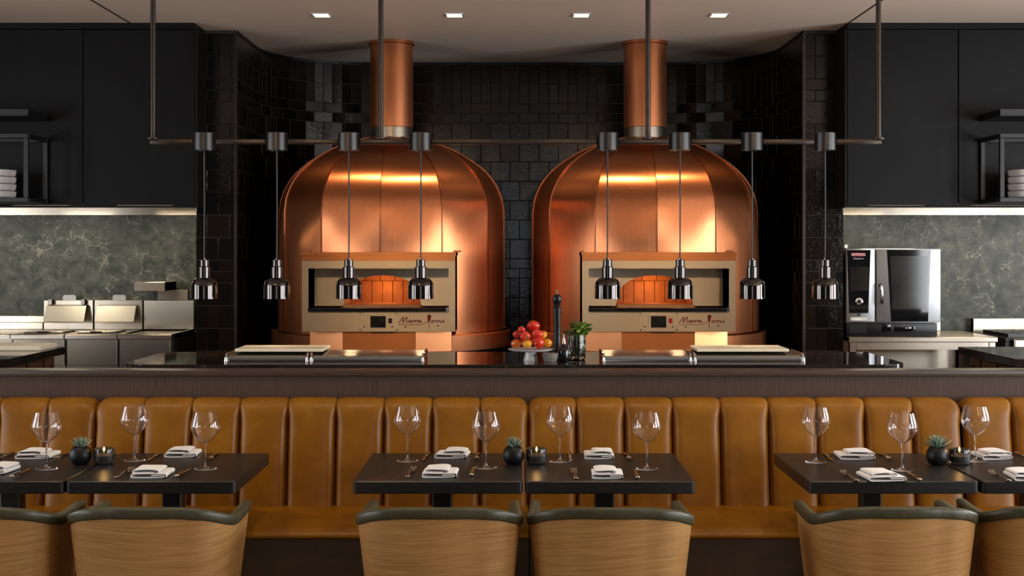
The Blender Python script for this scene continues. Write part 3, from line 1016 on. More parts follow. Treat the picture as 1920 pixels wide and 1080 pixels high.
# refrigerated ingredient rails with rolled steel covers
def rail_unit(x0, x1, label):
    t = thing('ingredient_rail', label, 'food rail', ((x0 + x1) / 2, 7.02, HC), 0, 'steel ingredient rails on the marble counter')
    w = (x1 - x0) / 2
    prof = [(0.0, 0.002), (0.0, 0.022), (0.012, 0.028), (0.10, 0.036), (0.26, 0.040), (0.28, 0.036), (0.28, 0.002)]
    obj('cover', MB().prism(prof, -w + 0.014, w - 0.014, 'X'), 'steel', t)
    obj('base_frame', MB().box(-w + 0.004, w - 0.004, 0.012, 0.292, 0, 0.0018), 'chrome', t)
    for s in (-1, 1):
        b = obj('end_bracket', MB().prism([(-0.002, 0.002), (0.006, 0.034), (0.02, 0.042), (0.29, 0.046), (0.29, 0.002)], s * (w - 0.006) - 0.005, s * (w - 0.006) + 0.005, 'X'), 'chrome', t)
        obj('bracket_foot', MB().cyl(0.009, 0.006, 0, 0.02, 12, (s * (w - 0.006), -0.012, 0)), 'chrome', b)
    obj('front_lip', MB().box(-w + 0.016, w - 0.016, -0.006, -0.0005, 0.006, 0.021, 0.002), 'steel_cool', t)
    return t
rail_unit(-1.535, -1.093, 'steel ingredient rail under the left counter board')
rail_unit(-1.083, -0.479, 'steel ingredient rail before the left oven, nearer the tomatoes')
rail_unit(0.465, 0.938, 'steel ingredient rail before the right oven, nearer the herbs')
rail_unit(0.948, 1.535, 'steel ingredient rail under the right counter board')
solo('cutting_board', MB().box(-0.235, 0.235, -0.14, 0.14, 0, 0.016, 0.003), 'cream_board', 'cream cutting board lying across the left ingredient rails', 'cutting board', (-1.255, 7.19, HC + 0.0465), 0, 'cutting boards')
solo('cutting_board', MB().box(-0.245, 0.245, -0.14, 0.14, 0, 0.016, 0.003), 'cream_board', 'cream cutting board lying across the right ingredient rails', 'cutting board', (1.215, 7.19, HC + 0.0465), 0, 'cutting boards')

# ------------------------------------------------------------------ tomatoes, herbs and bottles
SK = F / 7.05
sx, sy = (995 - VX) / SK, 7.05
t = thing('cake_stand', 'white ceramic footed stand holding tomatoes', 'cake stand', (sx, sy, HC))
obj('foot', MB().lathe([(0.0001, 0), (0.037, 0), (0.038, 0.003), (0.031, 0.030), (0.030, 0.046), (0.0001, 0.046)], 32), 'ceramic', t)
obj('plate', MB().lathe([(0.0001, 0.0462), (0.035, 0.0462), (0.105, 0.052), (0.12, 0.060), (0.121, 0.063), (0.118, 0.0635), (0.10, 0.057), (0.0001, 0.056)], 48), 'ceramic', t)
def tomato(r, squash, lobes, amp):
    mb = MB()
    def fn(u, v):
        a, b = 2 * PI * u, -PI / 2 + PI * v
        k = 1 + amp * math.cos(lobes * a) * math.cos(b) * (0.4 + 0.6 * v)
        dimple = 0.18 * math.exp(-((PI / 2 - b) / 0.35) ** 2)
        return (r * k * math.cos(b) * math.cos(a), r * k * math.cos(b) * math.sin(a), r * squash * (math.sin(b) - dimple))
    mb.grid(fn, 24, 12)
    return mb
def calyx(r):
    mb = MB()
    for i in range(5):
        a = 2 * PI * i / 5
        d = Vector((math.cos(a), math.sin(a), 0)); p = Vector((-d.y, d.x, 0))
        mb.add([Vector((0, 0, 0)), d * r * .25 + p * r * .09, d * r * .55 + Vector((0, 0, .1 * r)), d * r * .25 - p * r * .09, d * r * .25 + Vector((0, 0, -.03 * r))], [(0, 1, 2, 3), (0, 3, 4), (0, 4, 1), (1, 4, 2), (4, 3, 2)])
    mb.tube([(0, 0, 0), (0.1 * r, 0, .28 * r)], 0.05 * r, 6)
    return mb
P0 = 0.058
toms = [  # pixel centre x, y, radius px, colour, dy, tilt, words
    (1000, 612, 12.5, 'tomato_red', 0.022, 50, 'large red tomato crowning the pile'),
    (978, 618, 7.5, 'tomato_red', -0.012, 20, 'small red tomato at the upper left of the pile'),
    (969, 627, 8, 'tomato_red', 0.015, 30, 'red tomato at the left edge of the pile'),
    (985, 631, 10.5, 'tomato_red', -0.045, 150, 'pinkish red tomato in the middle of the pile'),
    (1007, 628, 11.5, 'tomato_red', -0.03, 60, 'lobed red tomato right of the pile centre'),
    (1018, 628, 8.5, 'tomato_yellow', 0.02, 40, 'yellow tomato high at the right of the pile'),
    (968, 644, 10.5, 'tomato_striped', -0.025, 25, 'ribbed orange green tomato at the front left'),
    (989, 645, 9, 'tomato_yellow', -0.085, 15, 'yellow tomato at the front of the pile'),
    (1011, 643, 11.5, 'tomato_red', -0.083, 100, 'broad red tomato at the front right'),
    (1026, 643, 9.5, 'tomato_yellow', -0.02, 20, 'yellow tomato at the right edge of the stand'),
    (995, 637, 8, 'tomato_red', 0.01, 10, 'red tomato half hidden inside the pile'),
    (985, 643, 9, 'tomato_red', 0.045, 10, 'red tomato at the back of the pile behind the ribbed one'),
    (1008, 642, 10, 'tomato_red', 0.055, 10, 'red tomato at the back right of the pile'),
]
for px, py, rp, col, dy, tilt, lb in toms:
    Y = sy + dy
    p = at(px, py, Y)
    r_ = 0.99 * rp / (F / Y)
    sq = 0.86 if col != 'tomato_red' or rp < 9 else 0.82
    o = solo('tomato', tomato(r_, sq, 5 if col == 'tomato_striped' else 4, 0.06 if rp > 10 else 0.02), col, lb, 'tomato', p, 0, 'tomatoes on the white stand', 80)
    o.rotation_euler = (R(-tilt * 0.4), R(tilt * 0.7), rnd.uniform(0, 6))
    c_ = obj('calyx', calyx(r_), 'herb_leaf', o, (0, 0, r_ * sq * 0.83))
# small bowl
t = thing('small_bowl', 'speckled grey clay bowl in front of the dark bottle', 'bowl', ((1031.5 - VX) / (F / 6.99), 6.99, HC))
obj('bowl_body', MB().lathe([(0.0001, 0), (0.030, 0), (0.034, 0.004), (0.043, 0.042), (0.044, 0.045), (0.040, 0.045), (0.031, 0.010), (0.0001, 0.008)], 40), 'speckled_clay', t)
# pepper mill
t = thing('pepper_mill', 'tall black turned pepper mill with steel finial', 'pepper mill', ((1044.5 - VX) / (F / 7.3), 7.3, HC))
obj('mill_body', MB().lathe([(0.0001, 0), (0.027, 0), (0.028, 0.012), (0.024, 0.022), (0.025, 0.030), (0.028, 0.045), (0.027, 0.052), (0.021, 0.064), (0.0185, 0.12), (0.019, 0.20), (0.023, 0.255), (0.0235, 0.268), (0.020, 0.274), (0.0001, 0.275)], 28), 'black_plastic', t)
obj('mill_head', MB().lathe([(0.0001, 0.2755), (0.020, 0.2755), (0.021, 0.283), (0.017, 0.290), (0.024, 0.302), (0.0265, 0.318), (0.023, 0.334), (0.012, 0.344), (0.0001, 0.346)], 28), 'black_plastic', t)
obj('finial', MB().lathe([(0.0001, 0.346), (0.006, 0.347), (0.004, 0.353), (0.0065, 0.359), (0.004, 0.365), (0.0001, 0.367)], 14), 'chrome', t)
# oil bottle
t = thing('oil_bottle', 'dark glass bottle with pale pouring spout beside the jar', 'bottle', ((1057 - VX) / (F / 7.02), 7.02, HC))
obj('bottle_body', MB().lathe([(0.0001, 0), (0.029, 0), (0.031, 0.004), (0.031, 0.055), (0.026, 0.070), (0.012, 0.082), (0.0095, 0.092), (0.0001, 0.092)], 28), 'black_gloss', t)
obj('neck_band', MB().lathe([(0.0001, 0.0922), (0.011, 0.0922), (0.011, 0.103), (0.0001, 0.103)], 18), 'cutlery_metal', t)
obj('spout', MB().lathe([(0.0001, 0.1032), (0.009, 0.1032), (0.008, 0.118), (0.0035, 0.124), (0.0025, 0.140), (0.0001, 0.141)], 14), 'pale_paper', t)
# herb jar
jx, jy = (1081 - VX) / (F / 7.12), 7.12
t = thing('herb_jar', 'clear glass jar of green herbs on the marble', 'jar', (jx, jy, HC))
obj('jar_glass', MB().lathe([(0.0001, 0), (0.042, 0), (0.047, 0.006), (0.049, 0.02), (0.049, 0.115), (0.046, 0.128), (0.047, 0.14), (0.045, 0.14), (0.044, 0.128), (0.0465, 0.113), (0.0465, 0.02), (0.04, 0.008), (0.0001, 0.007)], 40), 'jar_glass', t)
obj('water', MB().cyl(0.044, 0.0455, 0.0085, 0.075, 32), 'jar_glass', t)
def leaf_mesh(name, mat, L, W, lob):
    mb = MB()
    n = 6
    vs, fs = [], []
    for i in range(n + 1):
        u = i / n
        w = W * math.sin(PI * min(0.97, u * 0.9 + 0.06)) ** 0.8 * (1 + lob * (1 if i % 2 else -0.5))
        zz = 0.25 * L * u * u * -1
        vs += [(u * L, -w, zz + 0.12 * w), (u * L, 0, zz), (u * L, w, zz + 0.12 * w)]
    for i in range(n):
        a = i * 3
        fs += [(a, a + 3, a + 4, a + 1), (a + 1, a + 4, a + 5, a + 2)]
    mb.add(vs, fs)
    me = mb.mesh(name, mat, 80)
    return me
hl = [leaf_mesh('herb_leaf', 'herb_leaf', 0.034, 0.0095, 0.6), leaf_mesh('herb_leaf', 'herb_leaf', 0.026, 0.010, 0.4)]
th = leaf_mesh('thyme_leaf', 'thyme_leaf', 0.017, 0.0055, 0.0)
stems = []
for i in range(20):
    a = rnd.uniform(0, 2 * PI)
    tip = Vector((0.026 + 0.046 * math.cos(a), 0.04 * math.sin(a), rnd.uniform(0.15, 0.205)))
    stems.append((tip, 0))
for i in range(11):
    a = rnd.uniform(0, 2 * PI)
    tip = Vector((-0.055 + 0.050 * math.cos(a), 0.03 * math.sin(a) - 0.02, rnd.uniform(0.135, 0.22)))
    stems.append((tip, 1))
for tip, kind in stems:
    base = Vector((rnd.uniform(-.025, .025), rnd.uniform(-.025, .025), 0.012))
    rim = Vector((tip.x * 0.55, tip.y * 0.6, 0.13))
    pts = smooth_path([base, rim, tip], 4)
    st = obj('stem', MB().tube(pts, 0.0014, 5), 'herb_leaf' if kind == 0 else 'thyme_leaf', t)
    if kind == 0:
        for k in range(8):
            o = obj('leaf', hl[k % 2], None, st, tip.lerp(rim, 0.075 * k))
            o.rotation_euler = (rnd.uniform(-.6, .6), rnd.uniform(-0.8, 0.35), rnd.uniform(0, 2 * PI))
    else:
        for k in range(12):
            o = obj('leaf', th, None, st, tip.lerp(rim, 0.07 * k))
            o.rotation_euler = (rnd.uniform(-.6, .6), rnd.uniform(-0.9, 0.3), rnd.uniform(0, 2 * PI))

# ------------------------------------------------------------------ wall racks and bowls
def rack(left):
    sg = -1 if left else 1
    xe = -3.54 if left else 3.53
    x0, x1 = (xe - 1.0, xe) if left else (xe, xe + 1.0)
    y0, y1 = 9.63, 10.058
    side = 'left' if left else 'right'
    t = thing('wall_shelf', 'thin black upper shelf on the %s hood' % side, 'shelf', ((x0 + x1) / 2, y1, 2.68), 0, 'black shelves on the hoods')
    ox = t.location.x
    obj('board', MB().box(x0 - ox, x1 - ox, y0 - y1, 0, 0.0, 0.012, 0.001).box(x0 - ox, x1 - ox, y0 - y1, y0 - y1 + 0.012, 0.012, 0.05, 0.001).box((x1 if left else x0 + 0.012) - 0.012 - ox, (x1 if left else x0 + 0.012) - ox, y0 - y1 + 0.012, 0, 0.012, 0.05, 0.001), 'black_metal', t)
    obj('wall_rail', MB().box(x0 - ox, x1 - ox, -0.012, 0, 0.0125, 0.05, 0.001), 'black_metal', t)
    zb, zt, b = 2.055, 2.552, 0.032
    t = thing('wall_rack', 'open black metal box rack on the %s hood' % side, 'rack', ((x0 + x1) / 2, y1, zb), 0, 'box racks on the hoods')
    for x in (x0, x1 - b):
        for y in (y0, y1 - b):
            obj('post', MB().box(x - ox, x + b - ox, y - y1, y + b - y1, b + 0.0005, zt - zb - b, 0.002), 'black_metal', t)
    for zz in (0, zt - zb - b + 0.0005):
        for y in (y0, y1 - b):
            obj('long_rail', MB().box(x0 - ox, x1 - ox, y - y1, y + b - y1, zz, zz + b - 0.0005, 0.002), 'black_metal', t)
        for x in (x0, x1 - b):
            obj('cross_rail', MB().box(x - ox, x + b - ox, y0 + b + 0.0005 - y1, -b - 0.0005, zz, zz + b - 0.0005, 0.002), 'black_metal', t)
    obj('shelf_board', MB().box(x0 + b + 0.0005 - ox, x1 - b - 0.0005 - ox, y0 + b + 0.0005 - y1, -b - 0.0005, 0.010, b - 0.002), 'black_metal', t)
    # bowls
    for ci, cxp in enumerate(((-9,) if left else (1929,))):
        cx = (cxp - VX) / F * 9.8
        for k in range(4):
            nm = ['bottom', 'second', 'third', 'top'][k]
            bo = thing('bowl', 'white bowl in the %s hood rack, %s of its stack' % (side, nm if k in (0, 3) else nm + ' from the bottom'), 'bowl', (cx, 9.8, zb + b - 0.002 + k * 0.0525), 0, 'stacked white bowls')
            obj('bowl_body', MB().lathe([(0.0001, 0.0), (0.115, 0.0), (0.138, 0.008), (0.146, 0.026), (0.147, 0.048), (0.149, 0.052), (0.143, 0.052), (0.140, 0.03), (0.13, 0.012), (0.0001, 0.006)], 40), 'ceramic', bo)
rack(True); rack(False)

# ------------------------------------------------------------------ left cooking line
HT = 1.048
YK = 10.32
def fryer(x0, x1, label, kind):
    t = thing('fryer', label, 'fryer', ((x0 + x1) / 2, 10.7, 0), 0, 'steel cooking line')
    ox, oy = t.location.x, 10.7
    a, b = x0 - ox + 0.003, x1 - ox - 0.003
    f0, bk = YK - oy, 11.10 - oy
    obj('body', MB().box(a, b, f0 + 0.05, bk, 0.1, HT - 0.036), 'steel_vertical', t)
    obj('plinth', MB().box(a + 0.02, b - 0.02, f0 + 0.1, bk, 0, 0.0995), 'black_metal', t)
    obj('top_edge', MB().prism([(f0, HT - 0.034), (f0, HT - 0.006), (f0 + 0.012, HT), (f0 + 0.075, HT), (f0 + 0.075, HT - 0.034)], a, b, 'X'), 'steel', t)
    obj('top_plate', MB().box(a, b, f0 + 0.0755, bk - 0.06, HT - 0.030, HT - 0.006), 'steel', t)
    obj('lid_gap', MB().box(a + 0.05, b - 0.05, f0 + 0.14, f0 + 0.44, HT - 0.0055, HT + 0.004, 0.002), 'black_metal', t)
    obj('pot_lid', MB().box(a + 0.06, b - 0.06, f0 + 0.15, f0 + 0.43, HT + 0.0045, HT + 0.012, 0.003), 'steel', t)
    obj('lid_handle', MB().box(-0.045, 0.045, f0 + 0.12, f0 + 0.148, HT + 0.0045, HT + 0.016, 0.003), 'black_plastic', t)
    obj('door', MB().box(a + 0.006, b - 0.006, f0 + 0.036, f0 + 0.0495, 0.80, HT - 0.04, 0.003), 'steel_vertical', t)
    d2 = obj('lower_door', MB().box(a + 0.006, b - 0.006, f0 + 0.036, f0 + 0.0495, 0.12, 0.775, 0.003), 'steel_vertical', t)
    obj('door_latch', MB().box(-0.035, 0.035, f0 + 0.022, f0 + 0.0355, 0.755, 0.785, 0.003), 'black_plastic', d2)
    # back panel with fold-down cover
    bp = obj('back_panel', MB().box(a, b, bk - 0.055, bk, HT - 0.005, 1.287, 0.003), 'steel', t)
    obj('flue_tab', MB().prism([(-0.055, 1.2875), (0.055, 1.2875), (0.055, 1.315), (0.045, 1.33), (-0.045, 1.33), (-0.055, 1.315)], bk - 0.03, bk - 0.02), 'steel_satin', bp)
    if kind:
        w = (b - a) / 2 - 0.04
        cz = 1.19
        y0 = bk - 0.0555
        prof = [(y0, cz + 0.06), (y0 - 0.05, cz + 0.052), (y0 - 0.095, cz - 0.035), (y0 - 0.115, cz - 0.075), (y0 - 0.105, cz - 0.085), (y0 - 0.08, cz - 0.045), (y0 - 0.03, cz + 0.03), (y0, cz + 0.038)]
        lid = obj('hinged_cover', MB().prism(prof, -w, w, 'X'), 'steel_satin', t)
        if kind == 1:
            for s in (-1, 1):
                obj('hinge_arm', MB().box(s * (w - 0.03) - 0.016, s * (w - 0.03) + 0.016, y0 - 0.05, y0 - 0.0, cz + 0.0605, cz + 0.105, 0.003), 'steel_satin', lid)
    return t
fryer(-3.93, -3.512, 'steel fryer with a raised tilting cover and hinge arms', 1)
fryer(-3.508, -3.10, 'steel fryer with a lowered tilting cover beside the heat station', 2)
# dump station with overhead warmer
t = thing('warming_station', 'steel holding station with boxy overhead warmer beside the tiled pillar', 'warming station', (-2.88, 10.7, 0))
a, b, f0, bk = -0.214, 0.206, YK - 10.7, 11.10 - 10.7
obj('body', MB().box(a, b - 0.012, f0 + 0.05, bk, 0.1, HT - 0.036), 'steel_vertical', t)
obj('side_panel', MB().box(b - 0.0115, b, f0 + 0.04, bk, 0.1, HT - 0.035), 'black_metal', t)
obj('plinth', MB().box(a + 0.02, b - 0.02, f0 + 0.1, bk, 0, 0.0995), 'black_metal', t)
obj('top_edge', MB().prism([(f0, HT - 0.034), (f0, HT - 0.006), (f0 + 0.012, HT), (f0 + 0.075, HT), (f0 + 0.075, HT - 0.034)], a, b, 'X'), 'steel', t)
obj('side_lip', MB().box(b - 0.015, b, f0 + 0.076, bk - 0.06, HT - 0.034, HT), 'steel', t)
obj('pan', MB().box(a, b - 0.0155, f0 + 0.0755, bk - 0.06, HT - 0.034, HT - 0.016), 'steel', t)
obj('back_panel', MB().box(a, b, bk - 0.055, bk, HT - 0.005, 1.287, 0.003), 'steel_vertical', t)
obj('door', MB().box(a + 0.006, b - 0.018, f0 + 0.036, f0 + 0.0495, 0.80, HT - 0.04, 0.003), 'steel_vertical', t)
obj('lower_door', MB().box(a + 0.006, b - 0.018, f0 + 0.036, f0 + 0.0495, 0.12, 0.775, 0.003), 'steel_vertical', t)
obj('warmer_post', MB().box(-0.10, 0.155, bk - 0.05, bk - 0.012, 1.2875, 1.372, 0.002), 'steel', t)
obj('warmer_head', MB().box(-0.205, 0.045, bk - 0.36, bk - 0.0, 1.3725, 1.445, 0.003), 'steel', t)
# griddle with backguard at the left edge
t = thing('griddle', 'low steel griddle with backguard at the left picture edge', 'griddle', (-4.4, 10.7, 0), 0, 'steel cooking line')
a, b = -0.46, 0.466
obj('body', MB().box(a, b, f0 + 0.05, bk, 0.1, HT - 0.036), 'steel_vertical', t)
obj('plinth', MB().box(a + 0.02, b - 0.02, f0 + 0.1, bk, 0, 0.0995), 'black_metal', t)
obj('top_edge', MB().prism([(f0, HT - 0.034), (f0, HT - 0.006), (f0 + 0.012, HT), (f0 + 0.075, HT), (f0 + 0.075, HT - 0.034)], a, b, 'X'), 'steel', t)
obj('top_plate', MB().box(a, b, f0 + 0.0755, bk - 0.06, HT - 0.030, HT - 0.004), 'steel', t)
obj('backguard', MB().box(a, b, bk - 0.055, bk, HT - 0.0035, 1.10, 0.003).box(a, b, bk - 0.03, bk, 1.1005, 1.155, 0.003), 'steel', t)

# ------------------------------------------------------------------ right: table, combination oven, range
tx0, tx1, ty0, ty1 = 2.60, 3.76, 10.30, 11.12
TT = 1.028
t = thing('steel_table', 'stainless work table carrying the combination oven', 'table', ((tx0 + tx1) / 2, 10.7, 0))
ox, oy = t.location.x, 10.7
obj('top', MB().box(tx0 - ox, tx1 - ox, ty0 - oy, ty1 - oy, TT - 0.04, TT, 0.005), 'steel', t)
obj('upstand', MB().box(3.30 - ox, 3.56 - ox, ty1 - 0.06 - oy, ty1 - oy, TT + 0.0005, TT + 0.11, 0.006), 'steel', t)
for x in (tx0 + 0.012, tx1 - 0.062):
    for y in (ty0 + 0.02, ty1 - 0.07):
        obj('leg', MB().box(x - ox, x + 0.05 - ox, y - oy, y + 0.05 - oy, 0, TT - 0.0405, 0.004), 'steel', t)
obj('apron', MB().box(tx0 + 0.065 - ox, tx1 - 0.065 - ox, ty0 + 0.03 - oy, ty0 + 0.05 - oy, TT - 0.10, TT - 0.0405), 'steel', t)
obj('back_plate', MB().box(tx0 + 0.1 - ox, tx1 - 0.1 - ox, ty1 - 0.12 - oy, ty1 - 0.1 - oy, 0.05, TT - 0.0405), 'steel', t)
# oven
YO = 10.36
SO = F / YO
def cxo(px): return (px - VX) / SO
def czo(py): return CAMH - (py - VY) / SO
x0, x1 = 2.595, cxo(1763)
t = thing('combination_oven', 'steel combination oven with dark glass door on the steel table', 'oven', ((x0 + x1) / 2, YO, TT))
ox, oz = t.location.x, TT
def OB(a, b, c, d, e, f, bev=0.0):
    return MB().box(a - ox, b - ox, c, d, e - oz, f - oz, bev, 2)
zt, zm, zb = czo(466), czo(604), TT + 0.001
obj('body', OB(x0, x1, 0.03, 0.70, czo(606), zt, 0.004), 'steel_cool', t)
ba = obj('base', OB(x0 + 0.002, x1 - 0.02, 0.012, 0.68, zb, czo(606.5), 0.004), 'black_plastic', t)
for k in range(6):
    zz = czo(624 - k * 2.8)
    obj('grille_slat', OB(x0 + 0.025, cxo(1625), 0.004, 0.0118, zz, zz + 0.006), 'black_metal', ba)
obj('drawer_pull', OB(cxo(1678), cxo(1716), 0.002, 0.0118, czo(622), czo(612), 0.003), 'black_gloss', ba)
obj('drain_socket', OB(cxo(1655), cxo(1672), 0.004, 0.0118, czo(622), czo(606.8), 0.002), 'black_gloss', ba)
cp = obj('control_front', OB(x0, cxo(1640.5), 0.0, 0.0295, czo(603.5), zt - 0.002, 0.005), 'steel_cool', t)
def quad(pts, y0, y1):
    return MB().prism([(a - ox, b - oz) for a, b in pts], y0, y1)
gl = obj('control_glass', quad([(cxo(1588), czo(469)), (cxo(1632), czo(469)), (cxo(1628), czo(587)), (cxo(1592), czo(587))], -0.004, -0.0003), 'black_gloss', t)
obj('touch_screen', OB(cxo(1594), cxo(1629), -0.0052, -0.0042, czo(545), czo(500)), 'display_screen', gl)
pl = obj('badge', OB(cxo(1597), cxo(1622), -0.0055, -0.0042, czo(480.5), czo(474)), 'red_enamel', gl)
me = text_mesh('RATIONAL', 0.0235, 0.0003); me.materials.append(M['white_print'])
o = obj('badge_lettering', me, None, pl, (cxo(1609.5) - ox, -0.0062, czo(477.3) - oz))
me = text_mesh('iCombi Pro', 0.017, 0.0003); me.materials.append(M['white_print'])
o = obj('model_lettering', me, None, gl, (cxo(1609.5) - ox, -0.0046, czo(485) - oz))
kn = obj('dial', MB().lathe([(0.0001, 0.0), (0.029, 0.0), (0.031, 0.006), (0.029, 0.012), (0.020, 0.014), (0.019, 0.008), (0.0001, 0.008)], 32, (cxo(1610) - ox, -0.0045, czo(565.5) - oz), axis='Y'), 'chrome', t)
obj('dial_centre', MB().cyl(0.011, 0.009, 0.0082, 0.016, 20, (cxo(1610) - ox, -0.0045, czo(565.5) - oz), 'Y'), 'black_gloss', kn)
obj('rating_label', OB(cxo(1595), cxo(1626), -0.0012, -0.0002, czo(601), czo(595)), 'pale_paper', cp)
obj('small_mark', OB(cxo(1607), cxo(1613), -0.0012, -0.0002, czo(592), czo(588)), 'black_plastic', cp)
dr = obj('door', OB(cxo(1642.5), x1, -0.012, 0.0295, czo(603.5), zt - 0.002, 0.006), 'steel_cool', t)
gp = quad([(cxo(1662), czo(468.5)), (cxo(1744), czo(468.5)), (cxo(1739), czo(602.5)), (cxo(1670), czo(602.5))], -0.016, -0.0122)
gg = obj('door_glass', gp, 'black_gloss', dr)
obj('window_pane', quad([(cxo(1668), czo(480)), (cxo(1739), czo(480)), (cxo(1736), czo(580)), (cxo(1672), czo(580))], -0.0172, -0.0162), 'display_screen', dr)
hx = cxo(1649.5) - ox
hd = obj('door_handle', MB().tube(smooth_path([(hx, -0.014, czo(533) - oz), (hx, -0.05, czo(534) - oz), (hx + 0.004, -0.055, czo(550) - oz), (hx + 0.003, -0.05, czo(570) - oz)], 5), [0.012] * 15 + [0.009], 10), 'chrome', t)
obj('handle_boss', MB().cyl(0.02, 0.018, 0, 0.018, 18, (hx, -0.0125, czo(534) - oz), 'Y'), 'chrome', hd)
obj('steam_vent', MB().cyl(0.03, 0.03, zt - oz + 0.0005, zt - oz + 0.03, 18, (x0 + 0.03 - ox, 0.2, 0), bev=0.004), 'steel_cool', t)
# range
t = thing('gas_range', 'black and steel gas range at the right picture edge', 'range', (4.3, 10.7, 0))
a, b = -0.47, 0.5
f0, bk = 10.28 - 10.7, 11.12 - 10.7
obj('body', MB().box(a, b, f0 + 0.06, bk, 0.1, 0.985), 'black_metal', t)
obj('plinth', MB().box(a + 0.02, b - 0.02, f0 + 0.12, bk, 0, 0.0995), 'black_metal', t)
obj('front_rail', MB().box(a + 0.05, b, f0, f0 + 0.059, 0.94, 1.015, 0.012), 'steel', t)
obj('cooktop', MB().box(a, b, f0 + 0.06, bk - 0.06, 0.9855, 1.02, 0.004), 'black_metal', t)
obj('backguard', MB().box(a, b, bk - 0.055, bk, 0.9855, 1.135, 0.004), 'steel', t)
for i in range(3):
    for j in range(2):
        cx, cy = a + 0.17 + 0.30 * i, f0 + 0.24 + 0.30 * j
        g = obj('grate', MB().box(cx - 0.13, cx + 0.13, cy - 0.13, cy - 0.115, 1.0205, 1.05).box(cx - 0.13, cx + 0.13, cy + 0.115, cy + 0.13, 1.0205, 1.05).box(cx - 0.13, cx - 0.115, cy - 0.1145, cy + 0.1145, 1.0205, 1.05).box(cx + 0.115, cx + 0.13, cy - 0.1145, cy + 0.1145, 1.0205, 1.05).box(cx - 0.008, cx + 0.008, cy - 0.1145, cy + 0.1145, 1.035, 1.05).box(cx - 0.1145, cx - 0.0085, cy - 0.008, cy + 0.008, 1.035, 1.05).box(cx + 0.0085, cx + 0.1145, cy - 0.008, cy + 0.008, 1.035, 1.05), 'graphite', t)
        obj('burner', MB().cyl(0.045, 0.04, 1.0205, 1.034, 18, (cx, cy, 0)), 'black_metal', t)
for i in range(4):
    obj('control_knob', MB().cyl(0.022, 0.018, 0, 0.03, 16, (a + 0.15 + 0.2 * i, f0 + 0.0595, 0.90), 'Y'), 'chrome', t)

# ------------------------------------------------------------------ banquette
SB = F / 6.55
edges_x = [(188 - VX) / SB, (990 - VX) / SB, (1797 - VX) / SB]
MWID = edges_x[1] - edges_x[0]
def bench(x0, n, label, first):
    w = MWID / 9
    t = thing('banquette', label, 'banquette', (x0, 6.6, 0), 0, 'tan leather banquette sections')
    L = w * n
    # side profile of the back: (y, z) from seat joint up the front and over the top, local y (0 = wall face)
    prof = smooth_path([(-0.225, 0.44, 0), (-0.205, 0.56, 0), (-0.180, 0.72, 0), (-0.158, 0.86, 0), (-0.145, 0.925, 0), (-0.115, 0.965, 0), (-0.07, 0.978, 0), (-0.012, 0.970, 0)], 3)
    nv = len(prof) - 1
    for i in range(n):
        ends = (i == 0, i == n - 1)
        mb = MB()
        nu = 24
        def fn(u, v):
            p = prof[int(round(v * nv))]
            q = prof[min(nv, int(round(v * nv)) + 1)] - prof[max(0, int(round(v * nv)) - 1)]
            q.normalize()
            nrm = Vector((-q.y, q.x, 0))          # outward in (y, z)
            e = abs(2 * u - 1)
            topk = min(1, max(0, (p.y - 0.86) / 0.10))
            dep = 0.042 - (0.055 - 0.042 * topk) * (0.30 * e ** 4 + 0.70 * e ** 14)
            soft = 1.0
            # puckered top: seams run slightly deeper over the roll
            drop = 0.0
            if (ends[0] and u < 0.35) or (ends[1] and u > 0.65):
                k = ((0.35 - u) if u < 0.5 else (u - 0.65)) / 0.35
                drop = 0.028 * k * k * k * min(1, max(0, (p.y - 0.80) / 0.15))
            y = p.x + nrm.x * (dep - 0.042)
            z_ = p.y + nrm.y * (dep - 0.042) - drop
            return (i * w + 0.0006 + u * (w - 0.0012), y, z_)
        mb.grid(fn, nu, nv)
        # close the back
        obj('back_channel', mb, 'tan_leather', t, angle=70)
    obj('back_frame', MB().box(0.004, L - 0.004, -0.06, -0.001, 0.06, 0.90), 'seat_base', t)
    sp = smooth_path([(-0.15, 0.425, 0), (-0.16, 0.455, 0), (-0.20, 0.468, 0), (-0.45, 0.475, 0), (-0.68, 0.470, 0), (-0.735, 0.460, 0), (-0.755, 0.445, 0), (-0.752, 0.430, 0), (-0.735, 0.425, 0)], 4)
    obj('seat_cushion', MB().prism([(p.x, p.y) for p in sp], 0.003, L - 0.003, 'X'), 'tan_leather', t, angle=60)
    obj('seat_front', MB().box(0.003, L - 0.003, -0.735, -0.061, 0.10, 0.4245), 'seat_base', t)
    obj('toe_kick', MB().box(0.003, L - 0.003, -0.66, -0.061, 0.0, 0.0995), 'black_matte', t)
    return t
bench(edges_x[0] - MWID, 9, 'tan channelled leather banquette section at the far left', True)
bench(edges_x[0], 9, 'tan channelled leather banquette section left of the middle seam', False)
bench(edges_x[1], 9, 'tan channelled leather banquette section right of the middle seam', False)
bench(edges_x[2], 9, 'tan channelled leather banquette section at the far right', False)

